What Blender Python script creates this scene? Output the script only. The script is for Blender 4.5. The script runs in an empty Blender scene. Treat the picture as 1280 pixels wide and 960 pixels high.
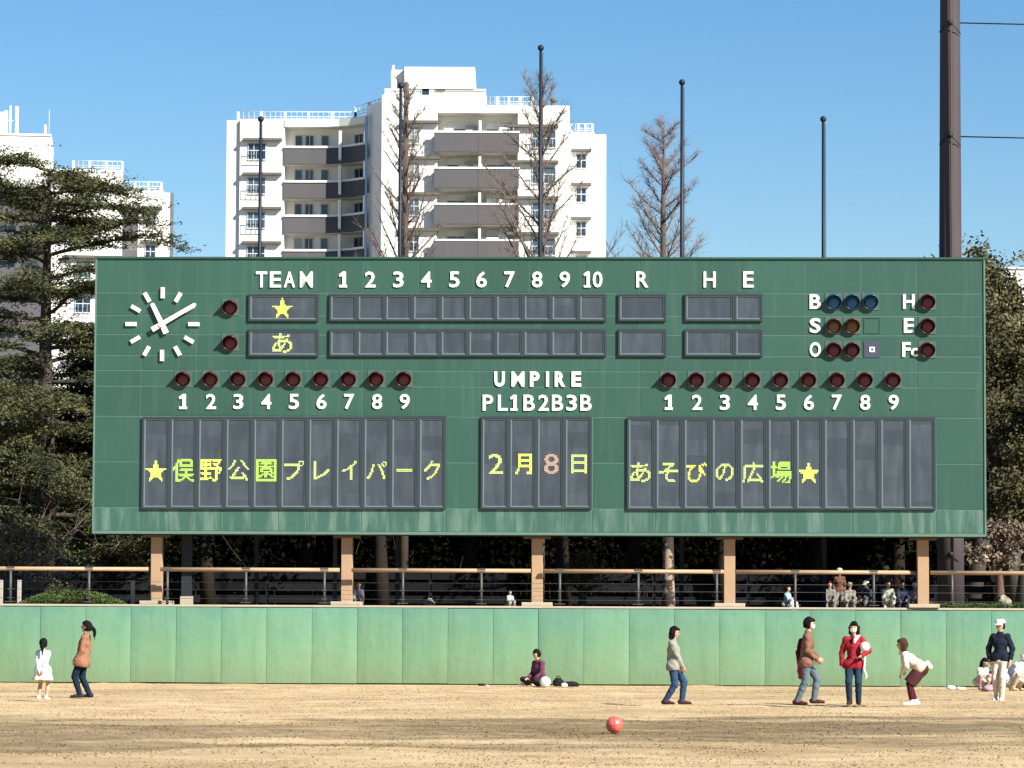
import bpy, math, random
import numpy as np
from mathutils import Vector, Matrix, Quaternion
random.seed(7); rng = np.random.default_rng(7)
S = bpy.context.scene
C = S.collection
R = math.radians

# ------------------------------------------------------------ camera
FPX = 4340.0
PITCH = math.atan(295/FPX); ROLL = R(0.26)
CAMP = Vector((0, 0, 1.6))
CR = Matrix.Rotation(R(90)+PITCH, 3, 'X') @ Matrix.Rotation(ROLL, 3, 'Z')
cam_d = bpy.data.cameras.new('camera'); cam = bpy.data.objects.new('camera', cam_d); C.objects.link(cam)
cam.matrix_world = Matrix.Translation(CAMP) @ CR.to_4x4()
cam_d.sensor_width = 36; cam_d.lens = 36*FPX/1280; cam_d.clip_start = 0.5; cam_d.clip_end = 5000
S.camera = cam
# ------------------------------------------------------------ sky, sun, exposure
SUN_EL, SUN_AZ = 36, 133          # azimuth clockwise from +Y: behind the camera, to the right
W = bpy.data.worlds.new("World"); S.world = W; W.use_nodes = True
nt = W.node_tree; nt.nodes.clear()
sky = nt.nodes.new('ShaderNodeTexSky'); sky.sky_type = 'NISHITA'; sky.sun_disc = False
sky.sun_elevation = R(SUN_EL); sky.sun_rotation = R(SUN_AZ)
sky.air_density = 1.0; sky.dust_density = 0.15; sky.ozone_density = 3.0; sky.altitude = 0
hs = nt.nodes.new('ShaderNodeHueSaturation'); hs.inputs['Saturation'].default_value = 1.32; hs.inputs['Hue'].default_value = .503
bg = nt.nodes.new('ShaderNodeBackground'); bg.inputs[1].default_value = 0.053
wo = nt.nodes.new('ShaderNodeOutputWorld')
nt.links.new(sky.outputs[0], hs.inputs['Color']); nt.links.new(hs.outputs[0], bg.inputs[0]); nt.links.new(bg.outputs[0], wo.inputs[0])
sd = bpy.data.lights.new('sun', 'SUN'); sd.energy = 4.7; sd.angle = R(0.5); sd.color = (1, .945, .85)
so = bpy.data.objects.new('sun', sd); C.objects.link(so)
el, az = R(SUN_EL), R(SUN_AZ)
SUNV = Vector((math.sin(az)*math.cos(el), math.cos(az)*math.cos(el), math.sin(el)))
so.rotation_euler = (-SUNV).to_track_quat('-Z', 'Y').to_euler(); so.location = SUNV*60
S.view_settings.view_transform = 'Standard'; S.view_settings.look = 'None'
S.view_settings.exposure = 1.27; S.view_settings.gamma = 1
S.cycles.max_bounces = 5; S.cycles.diffuse_bounces = 3; S.cycles.glossy_bounces = 2; S.cycles.transparent_max_bounces = 4

# ------------------------------------------------------------ projection helpers (pixel of the photo -> place)
def ray(px, py): return (CR @ Vector(((px-640)/FPX, (480-py)/FPX, -1))).normalized()
def at(px, py, Y):
    d = ray(px, py); return CAMP + d*(Y/d.y)
def ground(px, py, z=0.0):
    d = ray(px, py); return CAMP + d*((z-CAMP.z)/d.z)

# ------------------------------------------------------------ object helpers
def tag(o, label=None, cat=None, group=None, kind=None):
    if label: o['label'] = label
    if cat: o['category'] = cat
    if group: o['group'] = group
    if kind: o['kind'] = kind
    return o
def empty(name, loc=(0,0,0), rz=0.0):
    o = bpy.data.objects.new(name, None); C.objects.link(o); o.location = loc; o.rotation_euler = (0,0,rz)
    o.empty_display_size = .2; return o
def link(name, me, mat=None, parent=None, loc=None):
    if mat is not None and len(me.materials) == 0: me.materials.append(mat)
    o = bpy.data.objects.new(name, me); C.objects.link(o)
    if parent: o.parent = parent
    if loc is not None: o.location = loc
    return o
class MB:
    def __init__(s): s.v = []; s.f = []; s.sm = []
    def box(s, x0, x1, y0, y1, z0, z1):
        n = len(s.v); s.v += [(x,y,z) for z in (z0,z1) for x,y in ((x0,y0),(x1,y0),(x1,y1),(x0,y1))]
        s.f += [(n,n+3,n+2,n+1),(n+4,n+5,n+6,n+7),(n,n+1,n+5,n+4),(n+1,n+2,n+6,n+5),(n+2,n+3,n+7,n+6),(n+3,n,n+4,n+7)]
        s.sm += [0]*6
        return s
    def bbox(s, x0, x1, y0, y1, z0, z1, b=.01):       # box with the front (-y) edges chamfered
        n = len(s.v)
        s.v += [(x0+b,y0,z0+b),(x1-b,y0,z0+b),(x1-b,y0,z1-b),(x0+b,y0,z1-b),(x0,y0+b,z0),(x1,y0+b,z0),(x1,y0+b,z1),(x0,y0+b,z1),(x0,y1,z0),(x1,y1,z0),(x1,y1,z1),(x0,y1,z1)]
        s.f += [(n,n+1,n+2,n+3)]
        for i in range(4):
            j = (i+1)%4; s.f += [(n+i,n+4+i,n+4+j,n+j),(n+4+i,n+8+i,n+8+j,n+4+j)]
        s.f += [(n+8,n+11,n+10,n+9)]
        s.sm += [0]*10; return s
    def ring(s, x0, x1, z0, z1, w, y0, y1):             # rectangular frame, width w
        s.box(x0,x1,y0,y1,z1-w,z1); s.box(x0,x1,y0,y1,z0,z0+w); s.box(x0,x0+w,y0,y1,z0+w,z1-w); s.box(x1-w,x1,y0,y1,z0+w,z1-w); return s
    def tube(s, pts, rad, n=6, cap=True):
        pts = [Vector(p) for p in pts]
        if not hasattr(rad, '__len__'): rad = [rad]*len(pts)
        base = len(s.v); prev = None
        for i, p in enumerate(pts):
            t = (pts[min(i+1,len(pts)-1)]-pts[max(i-1,0)])
            t = t.normalized() if t.length > 1e-9 else Vector((0,0,1))
            if prev is None:
                a = Vector((1,0,0)) if abs(t.x) < .9 else Vector((0,1,0))
                a = (a - t*a.dot(t)).normalized()
            else:
                a = prev - t*prev.dot(t); a = a.normalized() if a.length > 1e-6 else Vector((1,0,0))
            prev = a; b = t.cross(a)
            for k in range(n):
                an = 2*math.pi*k/n; q = p + (a*math.cos(an)+b*math.sin(an))*rad[i]; s.v.append(tuple(q))
        for i in range(len(pts)-1):
            for k in range(n):
                k2 = (k+1)%n; s.f.append((base+i*n+k, base+i*n+k2, base+(i+1)*n+k2, base+(i+1)*n+k)); s.sm.append(1)
        if cap:
            s.f.append(tuple(base+k for k in range(n))[::-1]); s.f.append(tuple(base+(len(pts)-1)*n+k for k in range(n))); s.sm += [0,0]
        return s
    def ball(s, c, r, n=10, m=7, sc=(1,1,1)):
        b = len(s.v); c = Vector(c)
        s.v.append((c.x, c.y, c.z+r*sc[2]))
        for i in range(1, m):
            th = math.pi*i/m
            for k in range(n):
                ph = 2*math.pi*k/n
                s.v.append((c.x+r*sc[0]*math.sin(th)*math.cos(ph), c.y+r*sc[1]*math.sin(th)*math.sin(ph), c.z+r*sc[2]*math.cos(th)))
        s.v.append((c.x, c.y, c.z-r*sc[2])); e = len(s.v)-1
        for k in range(n):
            k2 = (k+1)%n; s.f.append((b, b+1+k, b+1+k2)); s.sm.append(1)
            for i in range(m-2):
                s.f.append((b+1+i*n+k, b+1+(i+1)*n+k, b+1+(i+1)*n+k2, b+1+i*n+k2)); s.sm.append(1)
            s.f.append((e, b+1+(m-2)*n+k2, b+1+(m-2)*n+k)); s.sm.append(1)
        return s
    def mesh(s, name, mat=None):
        me = bpy.data.meshes.new(name); me.from_pydata(s.v, [], s.f)
        me.polygons.foreach_set('use_smooth', [bool(x) for x in s.sm]); me.update()
        if mat: me.materials.append(mat)
        return me
    def build(s, name, mat, parent=None, loc=None): return link(name, s.mesh(name, mat), None, parent, loc)
def np_mesh(name, V, F, smooth=False):
    me = bpy.data.meshes.new(name); V = np.asarray(V, np.float32); F = np.asarray(F, np.int32)
    k = F.shape[1]
    me.vertices.add(len(V)); me.vertices.foreach_set('co', V.ravel())
    me.loops.add(F.size); me.loops.foreach_set('vertex_index', F.ravel())
    me.polygons.add(len(F)); me.polygons.foreach_set('loop_start', np.arange(0, F.size, k, dtype=np.int32))
    me.polygons.foreach_set('loop_total', np.full(len(F), k, np.int32))
    me.polygons.foreach_set('use_smooth', np.full(len(F), smooth)); me.update(calc_edges=True); me.validate(); return me

# ------------------------------------------------------------ materials
def srgb(r, g, b):
    f = lambda c: (c/255/12.92) if c/255 <= .04045 else ((c/255+.055)/1.055)**2.4
    return (f(r), f(g), f(b))
class NB:
    def __init__(s, name):
        s.m = bpy.data.materials.new(name); s.m.use_nodes = True; s.t = s.m.node_tree; s.b = s.t.nodes['Principled BSDF']
        s.tc = s.t.nodes.new('ShaderNodeTexCoord')
    def n(s, typ, **k):
        x = s.t.nodes.new(typ)
        for a, v in k.items(): setattr(x, a, v)
        return x
    def l(s, a, b): s.t.links.new(a, b)
    def noise(s, scale=5, detail=4, vec=None, sc=(1,1,1), rough=.55, src='Object'):
        mp = s.n('ShaderNodeMapping'); mp.inputs['Scale'].default_value = sc; s.l(vec or s.tc.outputs[src], mp.inputs[0])
        x = s.n('ShaderNodeTexNoise'); x.inputs['Scale'].default_value = scale; x.inputs['Detail'].default_value = detail; x.inputs['Roughness'].default_value = rough
        s.l(mp.outputs[0], x.inputs[0]); return x.outputs[0]
    def ramp(s, fac, stops):
        r = s.n('ShaderNodeValToRGB'); e = r.color_ramp.elements
        while len(e) < len(stops): e.new(.5)
        for i, (p, c) in enumerate(stops): e[i].position = p; e[i].color = (*c, 1) if len(c) == 3 else c
        s.l(fac, r.inputs[0]); return r.outputs[0]
    def mix(s, fac, a, b, mode='MIX'):
        x = s.n('ShaderNodeMix', data_type='RGBA', blend_type=mode)
        for sock, v in ((x.inputs[0], fac), (x.inputs[6], a), (x.inputs[7], b)):
            if isinstance(v, (int, float)): sock.default_value = v
            elif isinstance(v, (tuple, list)): sock.default_value = (*v[:3], 1)
            else: s.l(v, sock)
        return x.outputs[2]
    def math(s, op, a, b=None, clamp=False):
        x = s.n('ShaderNodeMath', operation=op, use_clamp=clamp)
        for i, v in enumerate((a, b)):
            if v is None: continue
            if isinstance(v, (int, float)): x.inputs[i].default_value = v
            else: s.l(v, x.inputs[i])
        return x.outputs[0]
    def bump(s, h, strength=.3, dist=.02):
        x = s.n('ShaderNodeBump'); x.inputs['Strength'].default_value = strength; x.inputs['Distance'].default_value = dist
        s.l(h, x.inputs['Height']); s.l(x.outputs[0], s.b.inputs['Normal'])
    def base(s, c):
        if isinstance(c, tuple): s.b.inputs['Base Color'].default_value = (*c, 1)
        else: s.l(c, s.b.inputs['Base Color'])
    def set(s, **k):
        for a, v in k.items(): s.b.inputs[a.replace('_', ' ')].default_value = v
        return s.m
def mul(c, k): return tuple(min(1, x*k) for x in c)
MC = {}
def simple(name, col, rough=.7, var=.18, scale=6, bump=0, spec=.3, metal=0, sc=(1,1,1), rnd=0):
    if name in MC: return MC[name]
    m = NB(name); nz = m.noise(scale, 5, sc=sc)
    c = m.mix(nz, mul(col, 1-var), mul(col, 1+var))
    if rnd:
        oi = m.n('ShaderNodeObjectInfo'); k = m.math('MULTIPLY_ADD', oi.outputs['Random'], rnd); m.t.nodes[-1].inputs[2].default_value = 1-rnd/2
        hsn = m.n('ShaderNodeHueSaturation'); m.l(k, hsn.inputs['Value']); m.l(c, hsn.inputs['Color']); c = hsn.outputs[0]
    m.base(c)
    if bump: m.bump(m.noise(scale*4, 4, sc=sc), bump)
    m.set(Roughness=rough, Metallic=metal); m.b.inputs['Specular IOR Level'].default_value = spec
    MC[name] = m.m; return m.m

def cladding_mat(name, col, dark=1.0):
    m = NB(name)
    oi = m.n('ShaderNodeObjectInfo')
    wc = m.n('ShaderNodeNewGeometry').outputs['Position']
    n1 = m.noise(.8, 4, vec=wc); n2 = m.noise(1.6, 3, vec=wc, sc=(4,4,.3)); n3 = m.noise(45, 3, vec=wc)
    c = m.mix(n1, mul(col, .86), mul(col, 1.12))
    st = m.ramp(n2, [(.52, (0,0,0)), (.8, (1,1,1))])
    c = m.mix(m.math('MULTIPLY', st, .16), c, mul((.13,.175,.155), dark))
    c = m.mix(m.math('MULTIPLY', n3, .25), c, mul(col, .7))
    hsn = m.n('ShaderNodeHueSaturation'); k = m.n('ShaderNodeMath', operation='MULTIPLY_ADD'); m.l(oi.outputs['Random'], k.inputs[0]); k.inputs[1].default_value = .17; k.inputs[2].default_value = .91
    m.l(k.outputs[0], hsn.inputs['Value']); m.l(c, hsn.inputs['Color']); m.base(hsn.outputs[0])
    m.bump(m.noise(2.5, 3, vec=wc), .12, .03)
    m.set(Roughness=.5); m.b.inputs['Specular IOR Level'].default_value = .3
    return m.m
GREEN = (.026, .078, .060)
M_clad = cladding_mat('cladding_green_paint', GREEN)
M_joint = simple('joint_green_sealant', (.065, .135, .11), .6)
M_edge = simple('edge_trim_green', (.09, .16, .125), .5, rnd=0)
def strip_mat():
    m = NB('cladding_green_streaked'); wc = m.n('ShaderNodeNewGeometry').outputs['Position']
    n2 = m.noise(2.6, 3, vec=wc, sc=(1.5,1.5,.2)); n1 = m.noise(1.2, 4, vec=wc)
    c = m.mix(n1, mul(GREEN, .95), mul(GREEN, 1.25))
    c = m.mix(m.math('MULTIPLY', m.ramp(n2, [(.47,(0,0,0)),(.66,(1,1,1))]), .5), c, (.15,.23,.19)); m.base(c)
    return m.set(Roughness=.5)
M_strip = strip_mat()
M_white = simple('white_sign_paint', (.80,.81,.74), .5, .05)
M_dframe = simple('display_frame_slate', (.025,.04,.048), .5, .1)
M_bezel = simple('display_bezel_grey', (.12,.15,.165), .45, .15)
def screen_mat():
    m = NB('display_screen'); oi = m.n('ShaderNodeObjectInfo')
    ad = m.n('ShaderNodeVectorMath', operation='ADD'); m.l(m.tc.outputs['Object'], ad.inputs[0])
    cx = m.n('ShaderNodeCombineXYZ'); m.l(m.math('MULTIPLY', oi.outputs['Random'], 37), cx.inputs[0]); m.l(m.math('MULTIPLY', oi.outputs['Random'], 19), cx.inputs[2]); m.l(cx.outputs[0], ad.inputs[1])
    n1 = m.noise(1.6, 3, vec=ad.outputs[0], sc=(3,1,.6)); n2 = m.noise(90, 2, vec=ad.outputs[0])
    c = m.mix(m.ramp(n1, [(.3,(0,0,0)),(.7,(1,1,1))]), (.032,.042,.056), (.064,.082,.100))
    # switched-off modules: blocks a shade apart
    vo = m.n('ShaderNodeTexWhiteNoise', noise_dimensions='3D'); sn = m.n('ShaderNodeVectorMath', operation='SNAP'); m.l(ad.outputs[0], sn.inputs[0]); sn.inputs[1].default_value = (50, 50, .38)
    m.l(sn.outputs[0], vo.inputs['Vector'])
    c = m.mix(m.math('MULTIPLY', vo.outputs['Value'], .6), c, (.026,.033,.046))
    c = m.mix(m.math('MULTIPLY', n2, .3), c, (.03,.04,.05)); m.base(c)
    m.b.inputs['Specular IOR Level'].default_value = .5
    return m.set(Roughness=.32)
M_screen = screen_mat()
def glow(name, col, s):
    m = NB(name); m.base(mul(col, .5)); m.b.inputs['Emission Color'].default_value = (*col, 1); m.b.inputs['Emission Strength'].default_value = s
    return m.set(Roughness=.6)
M_yel = glow('lit_yellow_green', (.66,.76,.14), .5); M_pale = glow('lit_pale_yellow', (.56,.66,.22), .40)
M_pink = glow('lit_pale_pink', (.55,.36,.28), .34); M_yg = glow('lit_green', (.42,.66,.10), .45)
def lampmat(name, c): return simple(name, c, .35, .3, 9, spec=.5)
M_lred = lampmat('lamp_hood_maroon', (.040,.004,.010)); M_lblue = lampmat('lamp_hood_blue', (.006,.04,.11)); M_lamb = lampmat('lamp_hood_amber', (.05,.022,.008))
M_lredc = lampmat('lamp_lens_red', (.08,.005,.016)); M_lbluec = lampmat('lamp_lens_blue', (.006,.08,.18)); M_lambc = lampmat('lamp_lens_amber', (.11,.05,.018))
M_grey = simple('grey_plate', (.045,.055,.085), .5, .1)
M_conc = simple('concrete_tan', (.33,.22,.135), .85, .12, 3, bump=.3)
M_conc2 = simple('concrete_pale', (.36,.31,.23), .85, .15, 4, bump=.3)
M_rail = simple('rail_faded_orange_paint', (.34,.23,.14), .5, .25, 2)
M_post = simple('fence_post_steel', (.07,.07,.065), .5, .2, metal=.2)
M_pole = simple('flagpole_dark_blue', (.008,.014,.026), .5, .1, spec=.25)
M_mast = simple('mast_weathered_steel', (.050,.040,.042), .7, .3, 1.2, bump=.15, sc=(2,2,.5))
M_wall = simple('apartment_white_render', (.78,.77,.72), .85, .05, .25, bump=.1)
M_wall2 = simple('apartment_pale_render', (.70,.69,.66), .85, .06, .3)
M_par = simple('balcony_parapet_grey', (.085,.083,.088), .8, .12, .6)
M_parr = simple('balcony_parapet_brown_grey', (.09,.082,.083), .8, .15, .6)
M_slab = simple('window_canopy_brown', (.11,.10,.09), .8, .15)
M_wframe = simple('window_frame_white', (.42,.42,.40), .5, .05)
M_railw = simple('roof_railing_white', (.50,.56,.60), .5, .05)
def glassmat():
    m = NB('window_glass'); oi = m.n('ShaderNodeObjectInfo')
    c = m.ramp(oi.outputs['Random'], [(0,(.015,.03,.05)), (.35,(.05,.08,.11)), (.6,(.22,.24,.24)), (.8,(.03,.05,.08)), (1,(.42,.42,.38))])
    m.t.nodes[-1].color_ramp.interpolation = 'CONSTANT' if hasattr(m.t.nodes[-1], 'color_ramp') else None
    m.base(c); m.b.inputs['Specular IOR Level'].default_value = .6; return m.set(Roughness=.15)
try: M_glass = glassmat()
except Exception: M_glass = simple('window_glass_plain', (.06,.08,.10), .15)
M_bark = simple('bark_brown', (.10,.06,.045), .9, .35, 5, bump=.5, sc=(3,3,.6))
M_barkr = simple('bark_red_brown', (.085,.060,.049), .9, .3, 5, bump=.5, sc=(3,3,.6))
M_twig = simple('twig_grey_brown', (.125,.098,.082), .9, .3, 3)
M_twigp = simple('twig_pinkish_grey', (.17,.13,.125), .9, .25, 3)
M_barkg = simple('bark_dark_grey', (.055,.045,.038), .9, .35, 5, bump=.5, sc=(3,3,.6))
def leafmat(name, a, b, cc, scale=.9, trans=.12):
    m = NB(name); wc = m.n('ShaderNodeNewGeometry').outputs['Position']
    n1 = m.noise(scale, 3, vec=wc); n2 = m.noise(14, 2, vec=wc)
    c = m.ramp(m.mix(.45, n1, n2), [(.36, a), (.52, b), (.68, cc)]); m.base(c)
    m.set(Roughness=.7); m.b.inputs['Specular IOR Level'].default_value = 0 if name == 'shade_dark_leaves' else .15; return m.m
M_cedar = leafmat('cedar_needles', (.020,.028,.013), (.070,.078,.032), (.17,.165,.07))
M_ever = leafmat('evergreen_leaves', (.020,.023,.011), (.075,.070,.030), (.19,.165,.075))
M_dark = leafmat('shade_dark_leaves', (.0015,.002,.001), (.004,.005,.0025), (.016,.016,.009))  # near-black: the shade behind the board is put into the leaf colour
M_shadebark = simple('bark_in_shade', (.022,.018,.015), .95, .35, 5, bump=.5, sc=(3,3,.6), spec=0)  # darkened bark copy, with the grove's shade painted into it
M_hedge = leafmat('hedge_leaves', (.03,.055,.014), (.065,.10,.028), (.13,.16,.055), 3)
M_straw = leafmat('dry_leaves', (.06,.045,.03), (.15,.115,.08), (.36,.30,.22), 2)
# ============================================================ THE SETTING
def field_color(m, vec):
    """straw turf with worn, greener and browner patches; shared by the soil sheet and the blades"""
    n1 = m.noise(.25, 5, vec=vec, sc=(.35,.7,1), rough=.6); n2 = m.noise(1.0, 4, vec=vec, sc=(.55,1,1), rough=.6); n3 = m.noise(3.2, 4, vec=vec, sc=(.8,1,1), rough=.65)
    c = m.ramp(n2, [(.30,(.44,.31,.165)), (.5,(.55,.41,.235)), (.70,(.65,.50,.31))])
    # strip of darker turf crossing the field at 42-60 m from the camera
    sp = m.n('ShaderNodeSeparateXYZ'); m.l(vec, sp.inputs[0])
    nb = m.noise(.35, 4, vec=vec, sc=(.6,1.2,1), rough=.6)
    yy = m.math('ADD', sp.outputs[1], m.math('MULTIPLY', m.math('SUBTRACT', nb, .5), 26))
    yy = m.math('ADD', yy, m.math('MULTIPLY', sp.outputs[0], -.35))
    d = m.math('ABSOLUTE', m.math('SUBTRACT', yy, 50.5))
    band = m.math('SUBTRACT', 1.0, m.math('DIVIDE', d, 7.5), clamp=True)
    band = m.ramp(band, [(0,(0,0,0)), (.55,(1,1,1))])
    mask = m.math('MULTIPLY', m.ramp(m.mix(.5, n1, n3), [(.34,(.45,.45,.45)), (.56,(1,1,1))]), band)
    dk = m.ramp(n2, [(.3,(.10,.073,.042)), (.55,(.185,.14,.075)), (.8,(.32,.245,.135))])
    c = m.mix(m.math('MULTIPLY', mask, .95), c, dk)
    c = m.mix(m.math('MULTIPLY', m.ramp(n1, [(.48,(0,0,0)), (.62,(1,1,1))]), .45), c, (.27,.20,.105))
    c = m.mix(m.math('MULTIPLY', m.ramp(n3, [(.3,(1,1,1)), (.48,(0,0,0))]), .18), c, (.17,.115,.06))
    return c
def mat_field(name, gain=1.0):
    m = NB(name); wc = m.n('ShaderNodeNewGeometry').outputs['Position']; c = field_color(m, wc)
    if gain != 1: c = m.mix(1.0, c, (gain,gain,gain), 'MULTIPLY')
    m.base(c); m.bump(m.noise(5, 4, vec=wc, rough=.6), .5, .05); m.set(Roughness=.95); m.b.inputs['Specular IOR Level'].default_value = .1
    return m.m
M_field = mat_field('dry_turf_soil', .79); M_blade = mat_field('dry_turf_blades', .64)
def vnoise(x, y, seed):                                   # smooth value noise
    r = np.random.default_rng(seed).random((128,128)); xi = np.floor(x).astype(int); yi = np.floor(y).astype(int); fx = x-xi; fy = y-yi
    fx = fx*fx*(3-2*fx); fy = fy*fy*(3-2*fy); g = lambda a, b: r[a%128, b%128]
    return (g(xi,yi)*(1-fx)+g(xi+1,yi)*fx)*(1-fy)+(g(xi,yi+1)*(1-fx)+g(xi+1,yi+1)*fx)*fy
def field_h(x, y):
    h = (vnoise(x*.4, y*.35, 1)-.5)*.05 + (vnoise(x*1.3, y*1.1, 2)-.5)*.04 + (vnoise(x*3.4, y*3, 3)-.5)*.018
    f = np.clip((86.2-y)/.5, 0, 1)*np.clip((y-20)/4, 0, 1)*np.clip((30-np.abs(x))/4, 0, 1)
    return h*f - .012
def make_field():
    xs = np.concatenate(([-1500,-400,-100], np.arange(-30, 30.01, .16), [100,400,1500])); ys = np.concatenate(([-300,-60,0,15], np.arange(20, 86.61, .16), [200, 1500]))
    X, Y = np.meshgrid(xs, ys); Z = field_h(X, Y); Z[np.abs(X) > 31] = -.012
    V = np.stack([X, Y, Z], -1).reshape(-1, 3); nx = len(xs); I = np.arange(len(V)).reshape(len(ys), nx)
    F = np.stack([I[:-1,:-1], I[:-1,1:], I[1:,1:], I[1:,:-1]], -1).reshape(-1, 4)
    o = link('field_ground', np_mesh('field_ground', V, F, True), M_field); tag(o, kind='structure')
    N = 90000
    y = 30 + 56.0*rng.random(N)**1.15; x = (rng.random(N)-.5)*2*(y*.158+.6); z = field_h(x, y)
    dens = vnoise(x*1.1, y*.9, 5)*.6+vnoise(x*4, y*3, 6)*.4; keep = dens > .36; x, y, z = x[keep], y[keep], z[keep]; n = len(x)
    h = .008+.016*rng.random(n)**2; a = rng.random(n)*6.283; w = .007+.010*rng.random(n); lx = (rng.random(n)-.5)*.08; ly = (rng.random(n)-.5)*.08
    A = np.stack([x-np.cos(a)*w, y-np.sin(a)*w, z-.004], -1); B = np.stack([x+np.cos(a)*w, y+np.sin(a)*w, z-.004], -1); T = np.stack([x+lx, y+ly, z+h], -1)
    V = np.stack([A, B, T], 1).reshape(-1, 3); F = np.arange(3*n).reshape(-1, 3)
    g = link('dry_grass', np_mesh('dry_grass', V, F), M_blade); tag(g, 'short dry straw coloured grass over the playing field', 'grass', kind='stuff')
make_field()
WY = 86.3                                                  # front of the field wall
TZ = 1.88                                                  # level of the terrace behind it
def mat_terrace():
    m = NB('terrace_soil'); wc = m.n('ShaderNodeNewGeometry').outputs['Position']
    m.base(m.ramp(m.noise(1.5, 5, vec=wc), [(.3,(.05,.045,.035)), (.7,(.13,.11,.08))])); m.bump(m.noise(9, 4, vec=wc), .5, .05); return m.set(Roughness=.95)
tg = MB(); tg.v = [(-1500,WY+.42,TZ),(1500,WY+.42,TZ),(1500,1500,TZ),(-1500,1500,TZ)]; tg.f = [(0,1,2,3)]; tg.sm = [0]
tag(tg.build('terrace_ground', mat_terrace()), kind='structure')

# ---- padded field wall
def pad_mat():
    m = NB('wall_pad_green_vinyl'); wc = m.n('ShaderNodeNewGeometry').outputs['Position']; oi = m.n('ShaderNodeObjectInfo')
    sp = m.n('ShaderNodeSeparateXYZ'); m.l(wc, sp.inputs[0])
    n1 = m.noise(1.3, 4, vec=wc, sc=(1,1,.8)); n2 = m.noise(2.6, 4, vec=wc, sc=(3,3,.25)); n3 = m.noise(30, 3, vec=wc)
    hgt = m.math('ADD', m.math('DIVIDE', sp.outputs[2], 1.9), m.math('MULTIPLY', m.math('SUBTRACT', n1, .5), .6))
    c = m.ramp(hgt, [(.0,(.145,.215,.12)), (.45,(.132,.242,.138)), (.85,(.108,.232,.154)), (1.0,(.09,.21,.152))])   # dust settled low on the pads
    c = m.mix(m.math('MULTIPLY', m.ramp(n2, [(.5,(0,0,0)), (.72,(1,1,1))]), .28), c, (.065,.15,.10))
    c = m.mix(m.math('MULTIPLY', m.ramp(n3, [(.55,(0,0,0)), (.8,(1,1,1))]), .2), c, (.08,.125,.07))
    n4 = m.noise(1.1, 6, vec=wc, sc=(1.6,1,1), rough=.75); c = m.mix(m.math('MULTIPLY', m.ramp(n4, [(.56,(0,0,0)), (.66,(1,1,1))]), .10), c, (.17,.27,.19)); n5 = m.noise(7, 3, vec=wc, sc=(1,1,.4)); c = m.mix(m.math('MULTIPLY', m.ramp(n5, [(.66,(0,0,0)), (.72,(1,1,1))]), .25), c, (.07,.13,.08))
    hsn = m.n('ShaderNodeHueSaturation'); k = m.n('ShaderNodeMath', operation='MULTIPLY_ADD'); m.l(oi.outputs['Random'], k.inputs[0]); k.inputs[1].default_value = .16; k.inputs[2].default_value = .92
    m.l(k.outputs[0], hsn.inputs['Value']); m.l(c, hsn.inputs['Color']); m.base(hsn.outputs[0])
    m.bump(m.noise(2.2, 3, vec=wc), .35, .05); m.b.inputs['Specular IOR Level'].default_value = .25; return m.set(Roughness=.6)
M_pad = pad_mat()
fw = tag(empty('field_wall', (0, WY, 0)), 'long padded wall in faded green panels along the far edge of the field', 'wall')
MB().box(-60,60,.10,.34,-.05,1.84).build('wall_core', M_joint, fw)
xp0 = at(-6.5, 800, WY).x; pitch = 56.5/50.3
def pad_mesh(wd):
    V = []; F = []; nx, nz = 8, 8; w2 = wd/2
    for j in range(nz+1):
        for i in range(nx+1):
            u = -1+2*i/nx; v = j/nz; e = max(abs(u), abs(2*v-1)); d = .075+.022*(1-e**10)
            V.append((u*w2*1.0, .098-d, .02+v*1.86))
    for j in range(nz):
        for i in range(nx):
            a = j*(nx+1)+i; F.append((a, a+1, a+nx+2, a+nx+1))
    return np_mesh('wall_pad', V, F, True)
pm = pad_mesh(pitch-.007)
for i in range(-34, 56):
    x = xp0+(i+.5)*pitch
    if abs(x) > 30: continue
    o = link('wall_pad', pm, M_pad, fw, (x, random.uniform(-.006,.006), random.uniform(-.008,.008))); o.rotation_euler = (random.uniform(-.004,.004), 0, random.uniform(-.006,.006))
MB().bbox(-60,60,.09,.42,1.885,1.945,.012).build('coping', M_conc2, fw)

# ---- rail above the wall
RY = .50+WY
fr = tag(empty('guard_rail', (0, RY, TZ)), 'low fence with a faded orange top rail running along the wall top', 'fence')
zt = at(640, 713.6, RY).z - TZ
PILX = [193, 432, 671, 912.5, 1155.5]
BYAW = R(-2.0)
def px_x(px, py, Y): return at(px, py, Y).x
edges = [-16]
for p in PILX: x = px_x(p, 713, RY); edges += [x-.15, x+.15]
edges.append(16)
for a, b in zip(edges[0::2], edges[1::2]):
    MB().tube([(a,0,zt),(b,0,zt)], .052, 8).build('rail', M_rail, fr)
for dz in (.22, .44, .63):
    MB().tube([(-16,.01,dz),(16,.01,dz)], .004, 4).build('rail_wire', M_post, fr)
postm = None
for i in range(-2, 17):
    px = 13+98.1*i; x = px_x(px, 740, RY)
    mb = MB(); mb.tube([(0,0,.02),(0,0,zt-.02)], .032, 8); mb.box(-.13,.13,-.06,.06,.115,.135); mb.box(-.10,.10,-.05,.05,zt-.02,zt+.058)
    for dz in (.22,.44): mb.box(-.06,.06,-.045,-.02,dz-.012,dz+.012)
    if postm is None: postm = mb.mesh('post', M_post)
    link('post', postm, None, fr, (x,0,0))

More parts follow.
